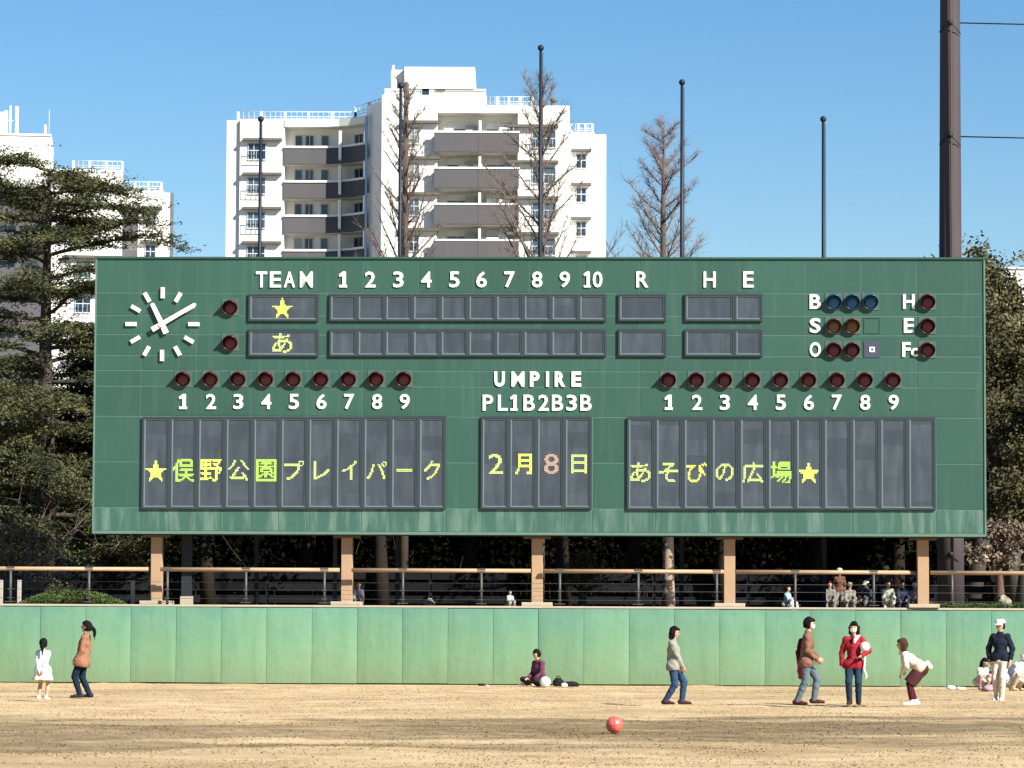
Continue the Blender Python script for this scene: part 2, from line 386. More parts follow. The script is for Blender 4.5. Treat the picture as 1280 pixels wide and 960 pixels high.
# ============================================================ SCOREBOARD
BC = at(675, 668, WY+.22)                                  # bottom centre of its front face
SB = empty('scoreboard', (BC.x, BC.y, BC.z), BYAW)
tag(SB, 'wide dark green baseball scoreboard on concrete pillars with a white clock and lit messages', 'scoreboard')
bu = Vector((math.cos(BYAW), math.sin(BYAW), 0)); bn = Vector((-math.sin(BYAW), math.cos(BYAW), 0))
def brd(px, py):
    d = ray(px, py); t = (BC-CAMP).dot(bn)/d.dot(bn); p = CAMP+d*t-BC; return p.dot(bu), p.z
UL = brd(118,495)[0]; UR = brd(1231.5,495)[0]; VB = 0.0; VT = (brd(118,322.5)[1]+brd(1230,323)[1])/2
DEP = 1.05
MB().box(UL+.02,UR-.02,.0,DEP,.03,VT-.02).build('cabinet', M_joint, SB)
e = MB(); e.box(UL,UR,-.045,.01,-.02,.045); e.build('bottom_trim', M_edge, SB)
MB().box(UL-.02,UR+.02,-.05,DEP+.04,VT-.02,VT+.025).build('top_trim', M_clad, SB)
for a, b in ((UL-.012,UL+.03),(UR-.03,UR+.012)): MB().box(a,b,-.035,.01,.046,VT-.022).build('side_trim', M_edge, SB)
MB().box(UL+.05,UR-.05,.05,DEP-.05,-.03,.028).build('underside', simple('underside_dark', (.03,.04,.035)), SB)
# cladding panels
rowpx = [322.5,366,394,418,444,463,482.5,520,577,634,667.5]
rowz = [VT-.025]+[brd(118,p)[1] for p in rowpx[1:-1]]+[.048]
G = .012
colA = [118,176]+[176+69.3*k for k in range(1,15)]+[1231.5]
colA = [c for c in colA if c < 1190 or c == 1231.5]
colB = [118,176,211,245.5,280,314.5,349,383.5,418,452.5,487,521.5,557,602,636,671,705,740,784]+[784+35*k for k in range(1,12)]+[1231.5]
colW = [118,177,558,601,741,783.5,1170,1231.5]
for r in range(10):
    z1, z0 = rowz[r], rowz[r+1]
    if r == 9: cols, mt = colB, M_strip
    elif r in (7,8): cols, mt = colW, M_clad
    elif r == 0: cols, mt = colA[::1], M_clad
    else: cols, mt = (colA if r % 2 else colA), M_clad
    for i, (a, b) in enumerate(zip(cols, cols[1:])):
        if r in (7,8) and i in (1,3,5): continue            # display openings
        ua, ub = brd(a,495)[0], brd(b,495)[0]
        MB().bbox(ua+G*(1 if r in (7,8,9) else .45), ub-G*(1 if r in (7,8,9) else .45), -.005-random.random()*.003, .014, z0+G*.8, z1-G*.8, .006).build('cladding_panel', mt, SB)
# writing
FONT_OFF = {}
def one_mesh(h, w, depth):
    t = w*.42; x0, x1 = -w*.08, -w*.08+t
    out = [(x0,-h/2+t*.72),(-w/2,-h/2+t*.72),(-w/2,-h/2),(w/2,-h/2),(w/2,-h/2+t*.72),(x1,-h/2+t*.72),(x1,h/2),(x0+t*.1,h/2),(-w/2,h/2-t*.85),(-w/2,h/2-t*1.55),(x0,h/2-t*1.3)]
    n = len(out); V = [(a,-depth,b) for a, b in out]+[(a,0,b) for a, b in out]
    F = [(1,2,3,4,5,0)[::1], (0,5,6,7,10), (7,8,9,10)]+[(i, i+n, (i+1)%n+n, (i+1)%n) for i in range(n)]
    me = bpy.data.meshes.new('letter'); me.from_pydata(V, [], F); me.update(); return me
def char_mesh(ch, h, bold, depth, ref=None, w=None, aspect=None):
    key = (ch, round(h,3), bold, depth, w)
    if key in FONT_OFF: return FONT_OFF[key]
    if ch == '1': FONT_OFF[key] = one_mesh(h, w or h*.5, depth); return FONT_OFF[key]
    cu = bpy.data.curves.new('letter', 'FONT'); cu.body = ch; cu.size = 1; cu.offset = 0; cu.extrude = .0; cu.resolution_u = 3
    cu.offset = bold
    ob = bpy.data.objects.new('t', cu); C.objects.link(ob); dg = bpy.context.evaluated_depsgraph_get()
    me = bpy.data.meshes.new_from_object(ob.evaluated_get(dg)); bpy.data.objects.remove(ob)
    n = len(me.vertices); co = np.empty(n*3, np.float32); me.vertices.foreach_get('co', co); co = co.reshape(-1,3)
    mn, mx = co.min(0), co.max(0); hh = mx[1]-mn[1]; ww = mx[0]-mn[0]
    k = h/(hh if ref is None else ref)
    kx = k if w is None else w/ww
    x = (co[:,0]-(mn[0]+mx[0])/2)*kx; z = (co[:,1]-(mn[1]+mx[1])/2)*k
    V = [(a, -depth, b) for a, b in zip(x, z)]+[(a, 0, b) for a, b in zip(x, z)]
    F = []; ec = {}
    for p in me.polygons:
        vs = list(p.vertices); F.append(vs); F.append([v+n for v in vs[::-1]])
        for i in range(len(vs)): ec[(vs[i], vs[(i+1)%len(vs)])] = 1
    for (a, b) in ec:
        if (b, a) not in ec: F.append([a, b, b+n, a+n][::-1])
    out = bpy.data.meshes.new('letter'); out.from_pydata([tuple(map(float, v)) for v in V], [], F); out.update()
    bpy.data.meshes.remove(me); FONT_OFF[key] = out; return out
PXM = 50.4
DOTS = {}
def dot_mesh(ch, h, w, pitch=.0335):
    key = (ch, round(h,3), round(w,3))
    if key in DOTS: return DOTS[key]
    src = char_mesh(ch, h, 0, .01, None, w); src.calc_loop_triangles()
    co = np.array([v.co for v in src.vertices]); T = np.array([t.vertices for t in src.loop_triangles]); T = T[(co[T][:,:,1] < -.005).all(1)]; tri = co[T][:,:,[0,2]]
    nx, nz = max(3, round(w/pitch)), max(3, round(h/pitch)); V = []; F = []
    if ch in 'ー': nz = 2
    for i in range(nx):
        for j in range(nz):
            c = 0
            for a in (-.33,0,.33):
                for b in (-.33,0,.33):
                    p = np.array([-w/2+(i+.5+a)*w/nx, -h/2+(j+.5+b)*h/nz]); d = tri-p; cr = lambda u, v: u[:,0]*v[:,1]-u[:,1]*v[:,0]
                    s0, s1, s2 = cr(d[:,0],d[:,1]), cr(d[:,1],d[:,2]), cr(d[:,2],d[:,0]); c += bool((((s0 >= 0)&(s1 >= 0)&(s2 >= 0))|((s0 <= 0)&(s1 <= 0)&(s2 <= 0))).any())
            if c >= 3:
                x, z = -w/2+(i+.5)*w/nx, -h/2+(j+.5)*h/nz; r = pitch*.40; n = len(V); V += [(x-r,-.012,z-r),(x+r,-.012,z-r),(x+r,-.012,z+r),(x-r,-.012,z+r),(x-r,0,z-r),(x+r,0,z-r),(x+r,0,z+r),(x-r,0,z+r)]
                F += [(n,n+1,n+2,n+3),(n,n+4,n+5,n+1),(n+1,n+5,n+6,n+2),(n+2,n+6,n+7,n+3),(n+3,n+7,n+4,n)]
    me = bpy.data.meshes.new('lit_character'); me.from_pydata(V, [], F); me.update(); DOTS[key] = me; return me
def letter(ch, px, py, hpx, mat=M_white, name='letter', bold=.013, depth=.035, parent=None, wpx=None, y=-.006, mirror=None):
    if ch == 'M': bold *= .45
    me = char_mesh(ch, hpx/PXM, bold, depth, None, None if wpx is None else wpx/PXM)
    if len(me.materials): 
        if me.materials[0] != mat: me = me.copy(); me.materials.clear(); me.materials.append(mat)
    u, v = brd(px, py); o = link(name, me, mat, SB, (u, y, v)); return o
for ch, px in zip('TEAM', (327,344.5,362,383)): letter(ch, px, 349.5, 20, wpx={'M':16}.get(ch,14))
for i, px in enumerate((429,463,498,533,568,602,637,671.5,706)): letter(str(i+1), px, 349.5, 20, wpx=10 if i == 0 else 13)
letter('1', 734, 349.5, 20, wpx=8.5); letter('0', 747, 349.5, 20, wpx=12)
for ch, px in zip('RHE', (803,887,935.5)): letter(ch, px, 349.5, 20, wpx=15 if ch != 'E' else 13)
for i, px in enumerate((229,264,298,333,367.5,402,436.5,471.5,506)): letter(str(i+1), px, 502, 19, wpx=10 if i == 0 else 12.5)
for i, px in enumerate((836,871.5,906,941,976,1011,1046,1081.5,1117)): letter(str(i+1), px, 503, 19, wpx=10 if i == 0 else 12.5)
for ch, px, w in zip('UMPIRE', (624.5,647.5,668.5,684.5,700,720.5), (13,16,12,3.6,13,12)): letter(ch, px, 474, 19, wpx=w, bold=.04)
for ch, px, w in zip('PL1B2B3B', (610,628.5,642.5,661.5,679.5,697,714.5,732.5), (13,12,9,14,13,14,13,14)): letter(ch, px, 503.5, 20, wpx=w)
for ch, px, py, w in (('B',1019,377,14),('S',1019,407,14),('O',1019,437,14),('H',1136,377,14.5),('E',1136,407,12.5),('F',1133,437,10.5)): letter(ch, px, py, 18.5, wpx=w, bold=.022)
letter('c', 1143, 440.5, 11, wpx=8.5, bold=.022)
# display cells
def cell(px0, px1, py0, py1, ch=None, cpy=None, chh=None, mat=M_yel, cw=None, small=False):
    pc = ((px0+px1)/2, (py0+py1)/2); u0 = brd(px0, pc[1])[0]; u1 = brd(px1, pc[1])[0]; v1 = brd(pc[0], py0)[1]; v0 = brd(pc[0], py1)[1]
    w, h = (u1-u0)/2, (v1-v0)/2; key = (round(w,2), round(h,2)); u, v = (u0+u1)/2, (v0+v1)/2
    if key not in CELLS:
        w2, h2 = w-.001, h
        f = MB(); f.ring(-w2, w2, -h2, h2, .045, -.075, .011)
        b = MB(); b.ring(-w2+.046, w2-.046, -h2+.046, h2-.046, .030, -.052, .010)
        s = MB(); s.box(-w2+.076, w2-.076, -.030, .009, -h2+.076, h2-.076)
        CELLS[key] = (f.mesh('display_panel', M_dframe), b.mesh('bezel', M_bezel), s.mesh('screen', M_screen))
    fm, bm_, sm = CELLS[key]
    o = link('display_panel', fm, None, SB, (u, 0, v)); link('bezel', bm_, None, o); link('screen', sm, None, o)
    if ch:
        me = dot_mesh(ch, chh/PXM, (cw or chh)/PXM) if 1 else char_mesh(ch, chh/PXM, 0 if ch in '★あそびのプレイパーク公広' else .006, .012, None, None if cw is None else cw/PXM)
        if len(me.materials) and me.materials[0] != mat: me = me.copy(); me.materials.clear(); me.materials.append(mat)
        cu_, cv_ = brd(pc[0] if not isinstance(cpy, tuple) else cpy[0], cpy if not isinstance(cpy, tuple) else cpy[1])
        link('lit_character', me, mat, o, (cu_-u, -.033, cv_-v))
CELLS = {}
for y0, y1, ch, cy, sz in ((367.5,401.5,'★',385,26),(411.5,445.5,'あ',429,25)):
    cell(311, 398.5, y0, y1, ch, (353,cy), sz, M_yel if ch == '★' else M_pale)
    for k in range(10): cell(412+34.6*k, 412+34.6*(k+1), y0, y1)
    cell(773, 833, y0, y1); cell(856, 918, y0, y1); cell(918, 953.5, y0, y1)
msgL = [('★',28,28,M_yel),('俣',29,29,M_yg),('野',28,29,M_yel),('公',26,28,M_pale),('園',28,26,M_yg),('プ',24,25,M_pale),('レ',23,20,M_pale),('イ',24,19,M_pale),('パ',22,25,M_pale),('ー',4,20,M_pale),('ク',24,20,M_pale)]
for k, (ch, h, w, mt) in enumerate(msgL):
    x0 = 178+34.5*k; cell(x0, x0+34.5, 521, 636, ch, (x0+17, 588), h, mt, min(w, 27))
for k, (ch, h, w, mt) in enumerate([('2',25,18,M_pale),('月',26,21,M_yel),('8',25,18,M_pink),('日',24,20,M_pale)]):
    x0 = 601.5+34.6*k; cell(x0, x0+34.6, 521, 636, ch, (x0+18.5, 580), h, mt, w)
for k in range(11):
    x0 = 784+35.05*k; t = [('あ',25),('そ',24),('び',25),('の',22),('広',26),('場',27),('★',27)]
    if k < 7: cell(x0, x0+35.05, 521.5, 637, t[k][0], (x0+16.5, 590.5), t[k][1], [M_pale,M_pale,M_yel,M_pale,M_pale,M_yg,M_yel][k], t[k][1]+.5 if k != 5 else 27)
    else: cell(x0, x0+35.05, 521.5, 637)
# hooded lamps
def hood_mesh(r=.19, l=.27):
    mb = MB(); n = 20; V = []; 
    for k in range(n):
        a = 2*math.pi*k/n; ca, sa = math.cos(a), math.sin(a)
        ll = l*(.42+.58*max(0,(sa+.35)/1.35)**.8)                # visor longest at the top
        for rr, yy in ((r,0),(r,-ll),(r-.012,-ll),(r-.012,0)): V.append((ca*rr, yy-.02*0, sa*rr))
    F = []
    for k in range(n):
        k2 = (k+1)%n
        for j in range(3): F.append((k*4+j, k*4+j+1, k2*4+j+1, k2*4+j)[::-1])
    mb.v = V; mb.f = F; mb.sm = [1]*len(F); return mb
def lamp(px, py, mh, ml, plate=True):
    u, v = brd(px, py); key = mh.name
    if key not in LM:
        LM[key] = (hood_mesh().mesh('lamp_hood', mh), MB().ball((0,0,0), .172, 16, 8, (1,.32,1)).mesh('lamp_lens', ml), MB().box(-.215,.215,-.012,.0,-.215,.215).mesh('lamp_plate', simple('lamp_plate_green', (.055,.095,.08), .6)))
    o = link('lamp', LM[key][2], None, SB, (u, -.006, v))
    h = link('lamp_hood', LM[key][0], None, o, (0,-.013,0)); h.rotation_euler = (R(9),0,0); link('lamp_lens', LM[key][1], None, o, (0,-.05,0))
LM = {}
for px, py in ((288,384),(288,428)): lamp(px, py, M_lred, M_lredc)
for px in (229,263.5,298,332.5,367,401.5,436,470.5,505): lamp(px, 473.5, M_lred, M_lredc)
for px in (835.5,870.5,905.5,940.5,975.5,1010.5,1046,1081,1116): lamp(px, 474.5, M_lred, M_lredc)
for px in (1042,1065,1088): lamp(px, 377, M_lblue, M_lbluec)
for px in (1042,1065): lamp(px, 407, M_lamb, M_lambc); lamp(px, 437, M_lred, M_lredc)
for py in (377,407,437): lamp(1159, py, M_lred, M_lredc)
u, v = brd(1090,407); MB().ring(-.2,.2,-.2,.2,.02,-.016,.0).build('blank_lamp_plate', M_clad, SB, (u,-.005,v))
u, v = brd(1090,437); o = MB().box(-.2,.2,-.02,0,-.2,.2).build('grey_lamp_plate', M_grey, SB, (u,-.005,v)); MB().ring(-.065,.065,-.065,.065,.035,-.04,-.021).build('lamp_socket', M_white, o)
# clock
u, v = brd(203, 405.5)
hub = MB().tube([(0,-.17,0),(0,-.004,0)], .075, 14).build('clock', M_white, SB, (u,0,v))
for k in range(12):
    t = MB().bbox(-.050,.050,-.07,-.002,.65,.91 if k % 3 else .93,.012).build('clock_mark', M_white, hub); t.rotation_euler = (0, 2*math.pi*k/12, 0)
def hand(px, py, tx, ty, w0, w1, y0, nm):
    a = math.atan2(px-203, 405.5-py); L = math.hypot(px-203,py-405.5)/PXM; T = math.hypot(tx-203,ty-405.5)/PXM
    mb = MB(); n = 0
    zs = [(-T,w0*1.15),(-T*.3,w0*1.1),(0,w0),(L*.96,w1),(L,w1*.4)]
    V = []
    for z, w in zs: V += [(-w,y0,z),(w,y0,z),(w,y0+.03,z),(-w,y0+.03,z)]
    F = [(0,1,2,3)]
    for i in range(len(zs)-1):
        for j in range(4): F.append((i*4+j, i*4+(j+1)%4, i*4+4+(j+1)%4, i*4+4+j)[::-1])
    F.append(tuple(range(len(V)-4, len(V)))[::-1])
    mb.v = V; mb.f = F; mb.sm = [0]*len(F); o = mb.build('clock_hand', M_white, hub); o.rotation_euler = (0, a, 0); return o
hand(190, 379, 209.5, 416.5, .06, .05, -.10, 'h'); hand(246, 380, 190.5, 412, .055, .045, -.135, 'm')
# pillars
for p in PILX:
    u = brd(p, 668)[0]; zb = TZ+.067-BC.z
    o = MB().bbox(-.14,.14,.40,.68,zb,-.031,.01).build('pillar', M_conc, SB, (u,0,0))
    MB().bbox(-.38,.38,.14,1.0,zb-.0,zb+.095,.01).build('footing', M_conc2, o)
    MB().box(-.34,.34,.38,.70,-.10,-.032).build('bracket', simple('bracket_dark', (.09,.075,.07)), o)
for p in (228, 415):                                        # steel legs under the back of the cabinet
    u = brd(p, 668)[0]
    if p == 228: MB().box(-.13,.13,.9,1.04,TZ-BC.z,.0).build('rear_leg', simple('rear_leg_slate', (.014,.018,.024), .6), SB, (u,0,0)); MB().box(-.15,.15,.86,1.08,TZ-BC.z,TZ-BC.z+.28).build('rear_footing', M_conc2, SB, (u,0,0))
    else: MB().box(-.05,.05,.95,1.04,TZ-BC.z,.0).build('rear_leg', simple('rear_leg_slate', (.014,.018,.024), .6), SB, (u,0,0))

# ---- flagpoles behind the board
for px, py, lab in ((326,148,'dark flagpole farthest to the left above the scoreboard, shorter than the middle one'),
                    (501,106,'dark flagpole beside the bare reddish trunk in front of the white tower'),
                    (676,59,'tallest dark flagpole, in the middle above the scoreboard'),
                    (852.5,102,'dark flagpole in front of the lone bare tree standing against the sky'),
                    (1029,148,'dark flagpole standing alone against blue sky, nearest to the thick mast')):
    Y = WY+1.75; p = at(px, py, Y); f = tag(empty('flagpole', (p.x, Y, TZ)), lab, 'flagpole', 'flagpoles behind the scoreboard')
    H = p.z-TZ; MB().tube([(0,0,0),(0,0,H*.6),(0,0,H-.06)], [.058,.052,.038], 10).build('pole', M_pole, f)
    MB().ball((0,0,H-.02), .082, 12, 8).build('finial', M_pole, f)
    MB().tube([(.075,-.0,1.2),(.07,0,H*.5),(.055,0,H-.15)], .006, 4).build('halyard', M_pole, f)
# ---- lighting mast with its cables
Y = WY+3.6; b = at(1188.5, 755, Y); t = at(1187.5, 0, Y)
m_ = tag(empty('light_mast', (b.x, Y, TZ)), 'thick weathered brown steel mast rising past the right end of the scoreboard', 'mast')
dz = t.z-TZ; k = FPX/Y
MB().tube([(0,0,0),(0,0,2),((t.x-b.x)*.5,0,dz*.5),(t.x-b.x,0,dz),((t.x-b.x)*1.4,0,dz*1.4)], [17.2/k,16.6/k,14.4/k,12.6/k,11/k], 24).build('mast_tube', M_mast, m_)
MB().tube([(.02,-.38,0.3),(.02,-.355,dz*.5),(.01,-.32,dz*1.3)], .022, 6).build('conduit', M_mast, m_)
for py in (31, 171, 693):
    z = at(1187,py,Y).z-TZ; kx = (t.x-b.x)*z/dz
    mb = MB(); mb.ball((kx-.04,-.36,z), .075, 8, 6); mb.tube([(kx-.04,-.36,z),(kx+.1,-.36,z-.14),(kx+.25,-.22,z-.28)], .012, 5); mb.tube([(kx-.04,-.36,z),(kx-.2,-.30,z-.08),(kx-.3,-.1,z-.22)], .012, 5)
    mb.build('cable_clamp', simple('clamp_black', (.015,.015,.018), .6), m_)
for py, lab in ((27,'upper thin dark cable running right from the thick mast'),(169,'lower thin dark cable running right from the thick mast')):
    a = at(1199, py, Y); mb = MB(); q = [(a.x+s*.6, Y-.05, a.z-.0+.0012*(s-9)**2*.6-.1) for s in range(0, 60, 3)]; mb.tube(q, .018, 5)
    tag(mb.build('cable', M_pole), lab, 'cable', 'cables at the mast')
# ============================================================ APARTMENT BLOCKS
WINC = {}
def window(par, x0, x1, z0, z1, y, mull=1, rail=False):
    w, h = x1-x0, z1-z0; key = (round(w,1), round(h,1), mull, rail)
    if key not in WINC:
        f = MB(); f.ring(0,w,0,h,.065,-.05,.04)
        for k in range(1, mull+1): f.box(w*k/(mull+1)-.035, w*k/(mull+1)+.035, -.04, .03, .065, h-.065)
        g = MB(); g.box(.06,w-.06,.0,.03,.06,h-.06)
        s = None
        if rail:
            s = MB(); s.box(-.1,w+.1,-.42,-.37,h*.52,h*.52+.06); s.box(-.1,w+.1,-.42,-.37,.02,.07)
            n = int(w/.3)
            for k in range(n+1): s.box(-.1+(w+.15)*k/n, -.075+(w+.15)*k/n, -.415,-.375,.07,h*.52)
            s = s.mesh('guard', M_railw)
        WINC[key] = (f.mesh('window', M_wframe), g.mesh('pane', M_glass), s)
    f, g, s = WINC[key]
    o = link('window', f, None, par, (x0, y, z0)); link('pane', g, None, o)
    if s: link('guard', s, None, o)
    return o
def railing(par, x0, x1, y, z, h=1.5, n=6, y1=None):
    y1 = y if y1 is None else y1; f = lambda t: (x0+(x1-x0)*t, y+(y1-y)*t)
    mb = MB()
    for zz in (z+h, z+h*.5, z+.2): mb.tube([(*f(0),zz),(*f(1),zz)], .035, 4)
    for k in range(n+1):
        p = f(k/n); mb.box(p[0]-.1,p[0]+.1,p[1]-.08,p[1]+.08,z,z+h)
    m = int(abs(x1-x0)/.45)+2
    for k in range(m): p = f(k/m); mb.box(p[0]-.014,p[0]+.014,p[1]-.02,p[1]+.02,z+.2,z+h)
    mb.build('roof_railing', M_railw, par)
def apartments(X0, lab, flip=1, D=270.0, full=True, pxo=0, dyp=0):
    """tower block; all positions in local metres: x from the reference pixel column, front wall at y=0"""
    s = FPX/D                                              # px per metre at the tower front
    o = tag(empty('apartment_block', (at(X0, 480, D).x, D, TZ)), lab, 'building')
    hz = 775+.0045*(X0-640)
    def lx(px, d=0): return at(px+pxo, 480, D+d).x-o.location.x
    def lz(py, px, d=0): return at(px+pxo, py+dyp, D+d).z-TZ
    return o, lx, lz
A, lx, lz = apartments(600, 'tall white apartment tower with curved grey balconies behind the scoreboard')
def wallbox(par, x0, x1, y0, y1, z0, z1, mat=M_wall, name='wall'): return MB().box(x0,x1,y0,y1,z0,z1).build(name, mat, par)
FL = 45/(FPX/270)                                          # storey height
def tower(A, lx, lz, pen=True, right=True, left=True, nfl=8):
    # --- central tower
    xa, xb, xc, xd = lx(475), lx(545), lx(646), lx(711)
    zr = lz(132, 660); zr2 = lz(134, 711)
    wallbox(A, xa, xb, 0, 15, 0, zr+.8); wallbox(A, xc, xd, 0, 15, 0, zr)
    wallbox(A, xb, xc, 1.7, 15, 0, zr-.2); wallbox(A, xb-.003, xc+.003, .003, 1.7, lz(141,600), zr)
    wallbox(A, lx(478), lx(604), .5, 12, zr, lz(110,560)-0); wallbox(A, lx(503), lx(591.5), .3, 10, lz(110,560), lz(83,550))
    wallbox(A, lx(488,4), lx(503)+.02, .9, 9, lz(110,560)-.3, lz(85,495))
    wallbox(A, lx(478), lx(605.5), .42, 12, lz(112.5,560), lz(110,560), M_wall2, 'roof_edge')
    MB().tube([(lx(487),3,lz(110,490)),(lx(487),3,lz(74,487))], .12, 5).build('antenna', M_railw, A)
    MB().tube([(lx(577),3,lz(83,577)),(lx(577),3,lz(78,577))], .18, 5).build('antenna', M_railw, A)
    railing(A, lx(605), lx(664), .6, zr, .62*FL*.42+.05, 4)
    mb = MB(); mb.tube([(lx(690),1,zr-.2),(lx(690),1,lz(124,690))], .16, 6); mb.ball((lx(691),1,lz(123,691)), .35, 8, 5, (1,1,.6)); mb.build('roof_vent', M_slab, A)
    window(A, lx(524), lx(535), lz(125,529), lz(108,529), .42, 0); wallbox(A, lx(542), lx(554), .36, .6, lz(112.6,548), lz(110.2,548), M_slab, 'window_canopy')
    for i in range(nfl):
        y = 167.5+45*i                                    # top of this parapet in the picture
        zt_, zb_ = lz(y,595), lz(y+24,595); zs = lz(y+43.5,595)
        p = MB().bbox(xb-.25, lx(596), -.75, -.6, zb_, zt_, .01).build('balcony_parapet', M_par, A); 
        p = MB().bbox(lx(596)+.02, xc+.1, -.75, -.6, zb_, zt_, .01).build('balcony_parapet', M_parr, A)
        wallbox(A, xb-.2, xc+.05, -.598, 1.75, zb_-.05, zb_+.28, M_wall2, 'balcony_floor')
        wallbox(A, xb-.1, xb+.1, -.598, 0-.002, zb_+.283, zt_, M_par, 'balcony_side'); wallbox(A, xc-.1, xc+.09, -.598, -.002, zb_+.283, zt_, M_parr, 'balcony_side')
        wallbox(A, xb-.3, xc+.15, -.8, -.55, zt_, zt_+.14, M_wall, 'parapet_cap')
        wallbox(A, lx(597), lx(600), -.54, 1.7, zb_+.29, zt_+1.0, M_wall, 'partition')
        zf = zb_+.3
        for (a, b) in ((557,585),(606,634)):
            window(A, lx(a,1.6), lx(b,1.6), zf, zf+2.3, 1.62, 1)
        # washing hung out / blinds on some balconies
        rr_ = random.Random(i*7+3)
        for a in (553, 572, 590, 607, 622, 640):
            if rr_.random() < .45: MB().bbox(0,rr_.uniform(.4,1.0),0,.04,0,rr_.uniform(.6,1.0),.005).build('hanging_cloth', simple('washing_%d' % rr_.randint(0,3), [(.7,.7,.68),(.30,.36,.45),(.62,.55,.45),(.35,.22,.20)][rr_.randint(0,3)]), A, (lx(a),rr_.uniform(-.1,.5),zt_-.25))
        for a in (588, 637): MB().bbox(0,.8,0,.32,0,.62,.01).build('air_conditioner', M_wframe, A, (lx(a,1.2)-.5,1.1,zb_+1.75))
        for a in (557, 606): MB().box(0, lx(585)-lx(557), -.02, .0, 0, .5).build('blind', M_wall2, A, (lx(a,1.6), 1.55, zb_+2.1))
        ys = 153+44.8*i
        for (a, b, w0, w1) in ((500,548,509,523),(632,697,664,694)):
            z = lz(ys+(5 if a > 600 else 0), a); wallbox(A, lx(a), lx(b), -.45, -.002, z-.1, z+.12, M_slab, 'window_canopy')
            window(A, lx(w0), lx(w1), z-1.75, z-.35, -.03, 1, rail=True)
        if 0: pass
    # --- right wing
    D2 = 14
    x0, x1, x2 = lx(711,D2)-.6, lx(742,D2), lx(757,D2); zt2 = lz(165,735,D2)
    wallbox(A, x0, x1, D2, D2+9, 0, zt2); wallbox(A, x1+.002, x2, D2+.35, D2+9.5, 0, zt2-.15, M_wall)
    railing(A, lx(713,D2), lx(740,D2), D2+.5, zt2, .75, 3)
    for i in range(nfl):
        z = lz(188.5+42.3*i, 725, D2); wallbox(A, lx(713,D2), lx(738.5,D2), D2-.45, D2-.002, z-.09, z+.11, M_slab, 'window_canopy')
        window(A, lx(719,D2), lx(732.5,D2), z-1.55, z-.25, D2-.03, 1, rail=True)
def leftwing(A, lx, lz, nfl=8):
    D2 = 4.5
    x0, x1, x2, x3 = lx(280,D2), lx(297,D2), lx(353,D2), lx(475)-.02
    zt2 = lz(149,320,D2); wallbox(A, x0, x1-.002, D2+.3, D2+9, 0, zt2-.05, M_wall2); wallbox(A, x1, x2, D2, D2+9, 0, zt2)
    # curved bay: the recess turns towards the tower
    cx = [353, 385, 408, 422, 438, 455]; dy = [0, 0, -.08, -.4, -1.1, -2.4]
    P = [(lx(c, D2+d), D2+d) for c, d in zip(cx, dy)]
    def ribbon(name, off, z0, z1, mat, th=.16, pts=P):
        mb = MB(); n = len(pts)
        nr = []
        for i in range(n):
            a = pts[max(i-1,0)]; b = pts[min(i+1,n-1)]; tx, ty = b[0]-a[0], b[1]-a[1]; L = math.hypot(tx,ty); nr.append((ty/L, -tx/L))
        for (p, q) in zip(pts, nr):
            for o_ in (off, off+th):
                for z in (z0, z1): mb.v.append((p[0]+q[0]*o_, p[1]+q[1]*o_, z))
        for i in range(n-1):
            a = i*4; b = a+4
            mb.f += [(a+2,a+3,b+3,b+2)[::-1],(a,b,b+1,a+1)[::-1],(a+1,b+1,b+3,a+3)[::-1],(a,a+2,b+2,b)[::-1]]
        mb.f += [(0,1,3,2),((n-1)*4,(n-1)*4+2,(n-1)*4+3,(n-1)*4+1)]
        mb.sm = [0]*len(mb.f); return mb.build(name, mat, A)
    ribbon('wall', -1.5, 0, zt2-.1, M_wall, .2); ribbon('roof_edge', -1.5, zt2-.6, zt2+.0, M_wall, 1.6)
    MB().box(x2,lx(470),D2-.0+1.5,D2+9,0,zt2-.12).build('wall', M_wall, A)
    for i in range(nfl):
        y = 185.5+43*i; zt_, zb_ = lz(y,380,D2), lz(y+20,380,D2)
        ribbon('balcony_parapet', .0, zb_, zt_, M_par); ribbon('parapet_cap', -.06, zt_, zt_+.17, M_wall, .3); ribbon('balcony_floor', -1.5, zb_-.04, zb_+.2, M_wall2, 1.49)
        zf = zb_+.25
        for (a, b, m_) in ((366,376,0),(379,390,1),(399,408,0)):
            window(A, lx(a,D2+1.3), lx(b,D2+1.3), zf, zf+2.25, D2+1.22, m_)
        for t in (.45, .8):
            px_, py_ = P[3][0]*(1-t)+P[4][0]*t, P[3][1]*(1-t)+P[4][1]*t
            a_ = math.atan2(P[4][1]-P[3][1], P[4][0]-P[3][0]); w = window(A, 0, .9, zf+.2, zf+2.2, 0, 0); w.location = (px_-1.27*math.sin(a_)*-1*-1, py_+1.27*math.cos(a_), zf+.2); w.rotation_euler = (0,0,a_)
        wallbox(A, lx(423,D2-.8)-.1, lx(423,D2-.8)+.1, D2-1.2, D2+.6, zf, zf+2.3, M_wall, 'partition')
        ys = 175+42.9*i; z = lz(ys,325,D2); wallbox(A, lx(301,D2), lx(350,D2), D2-.45, D2-.002, z-.09, z+.11, M_slab, 'window_canopy')
        window(A, lx(307,D2), lx(330,D2), z-1.65, z-.25, D2-.03, 2, rail=True)
    # shaded flank of the tower and the pipe on it
    mb = MB(); xs = [(lx(455,3.2),3.2),(lx(475)-.003,.002),(lx(475)-.003,12),(lx(455,3.2),12)]; zt_ = [lz(134,455,3.2), zt2+1.0+.0, zt2+1.0, lz(134,455,3.2)]
    mb.v = [(x,y,0) for x, y in xs]+[(x,y,z) for (x, y), z in zip(xs, [lz(133,455,3.2)]*4)]; mb.f = [(0,1,5,4),(1,2,6,5),(2,3,7,6),(3,0,4,7),(4,5,6,7)]; mb.sm = [0]*5; mb.build('flank_wall', M_wall, A)
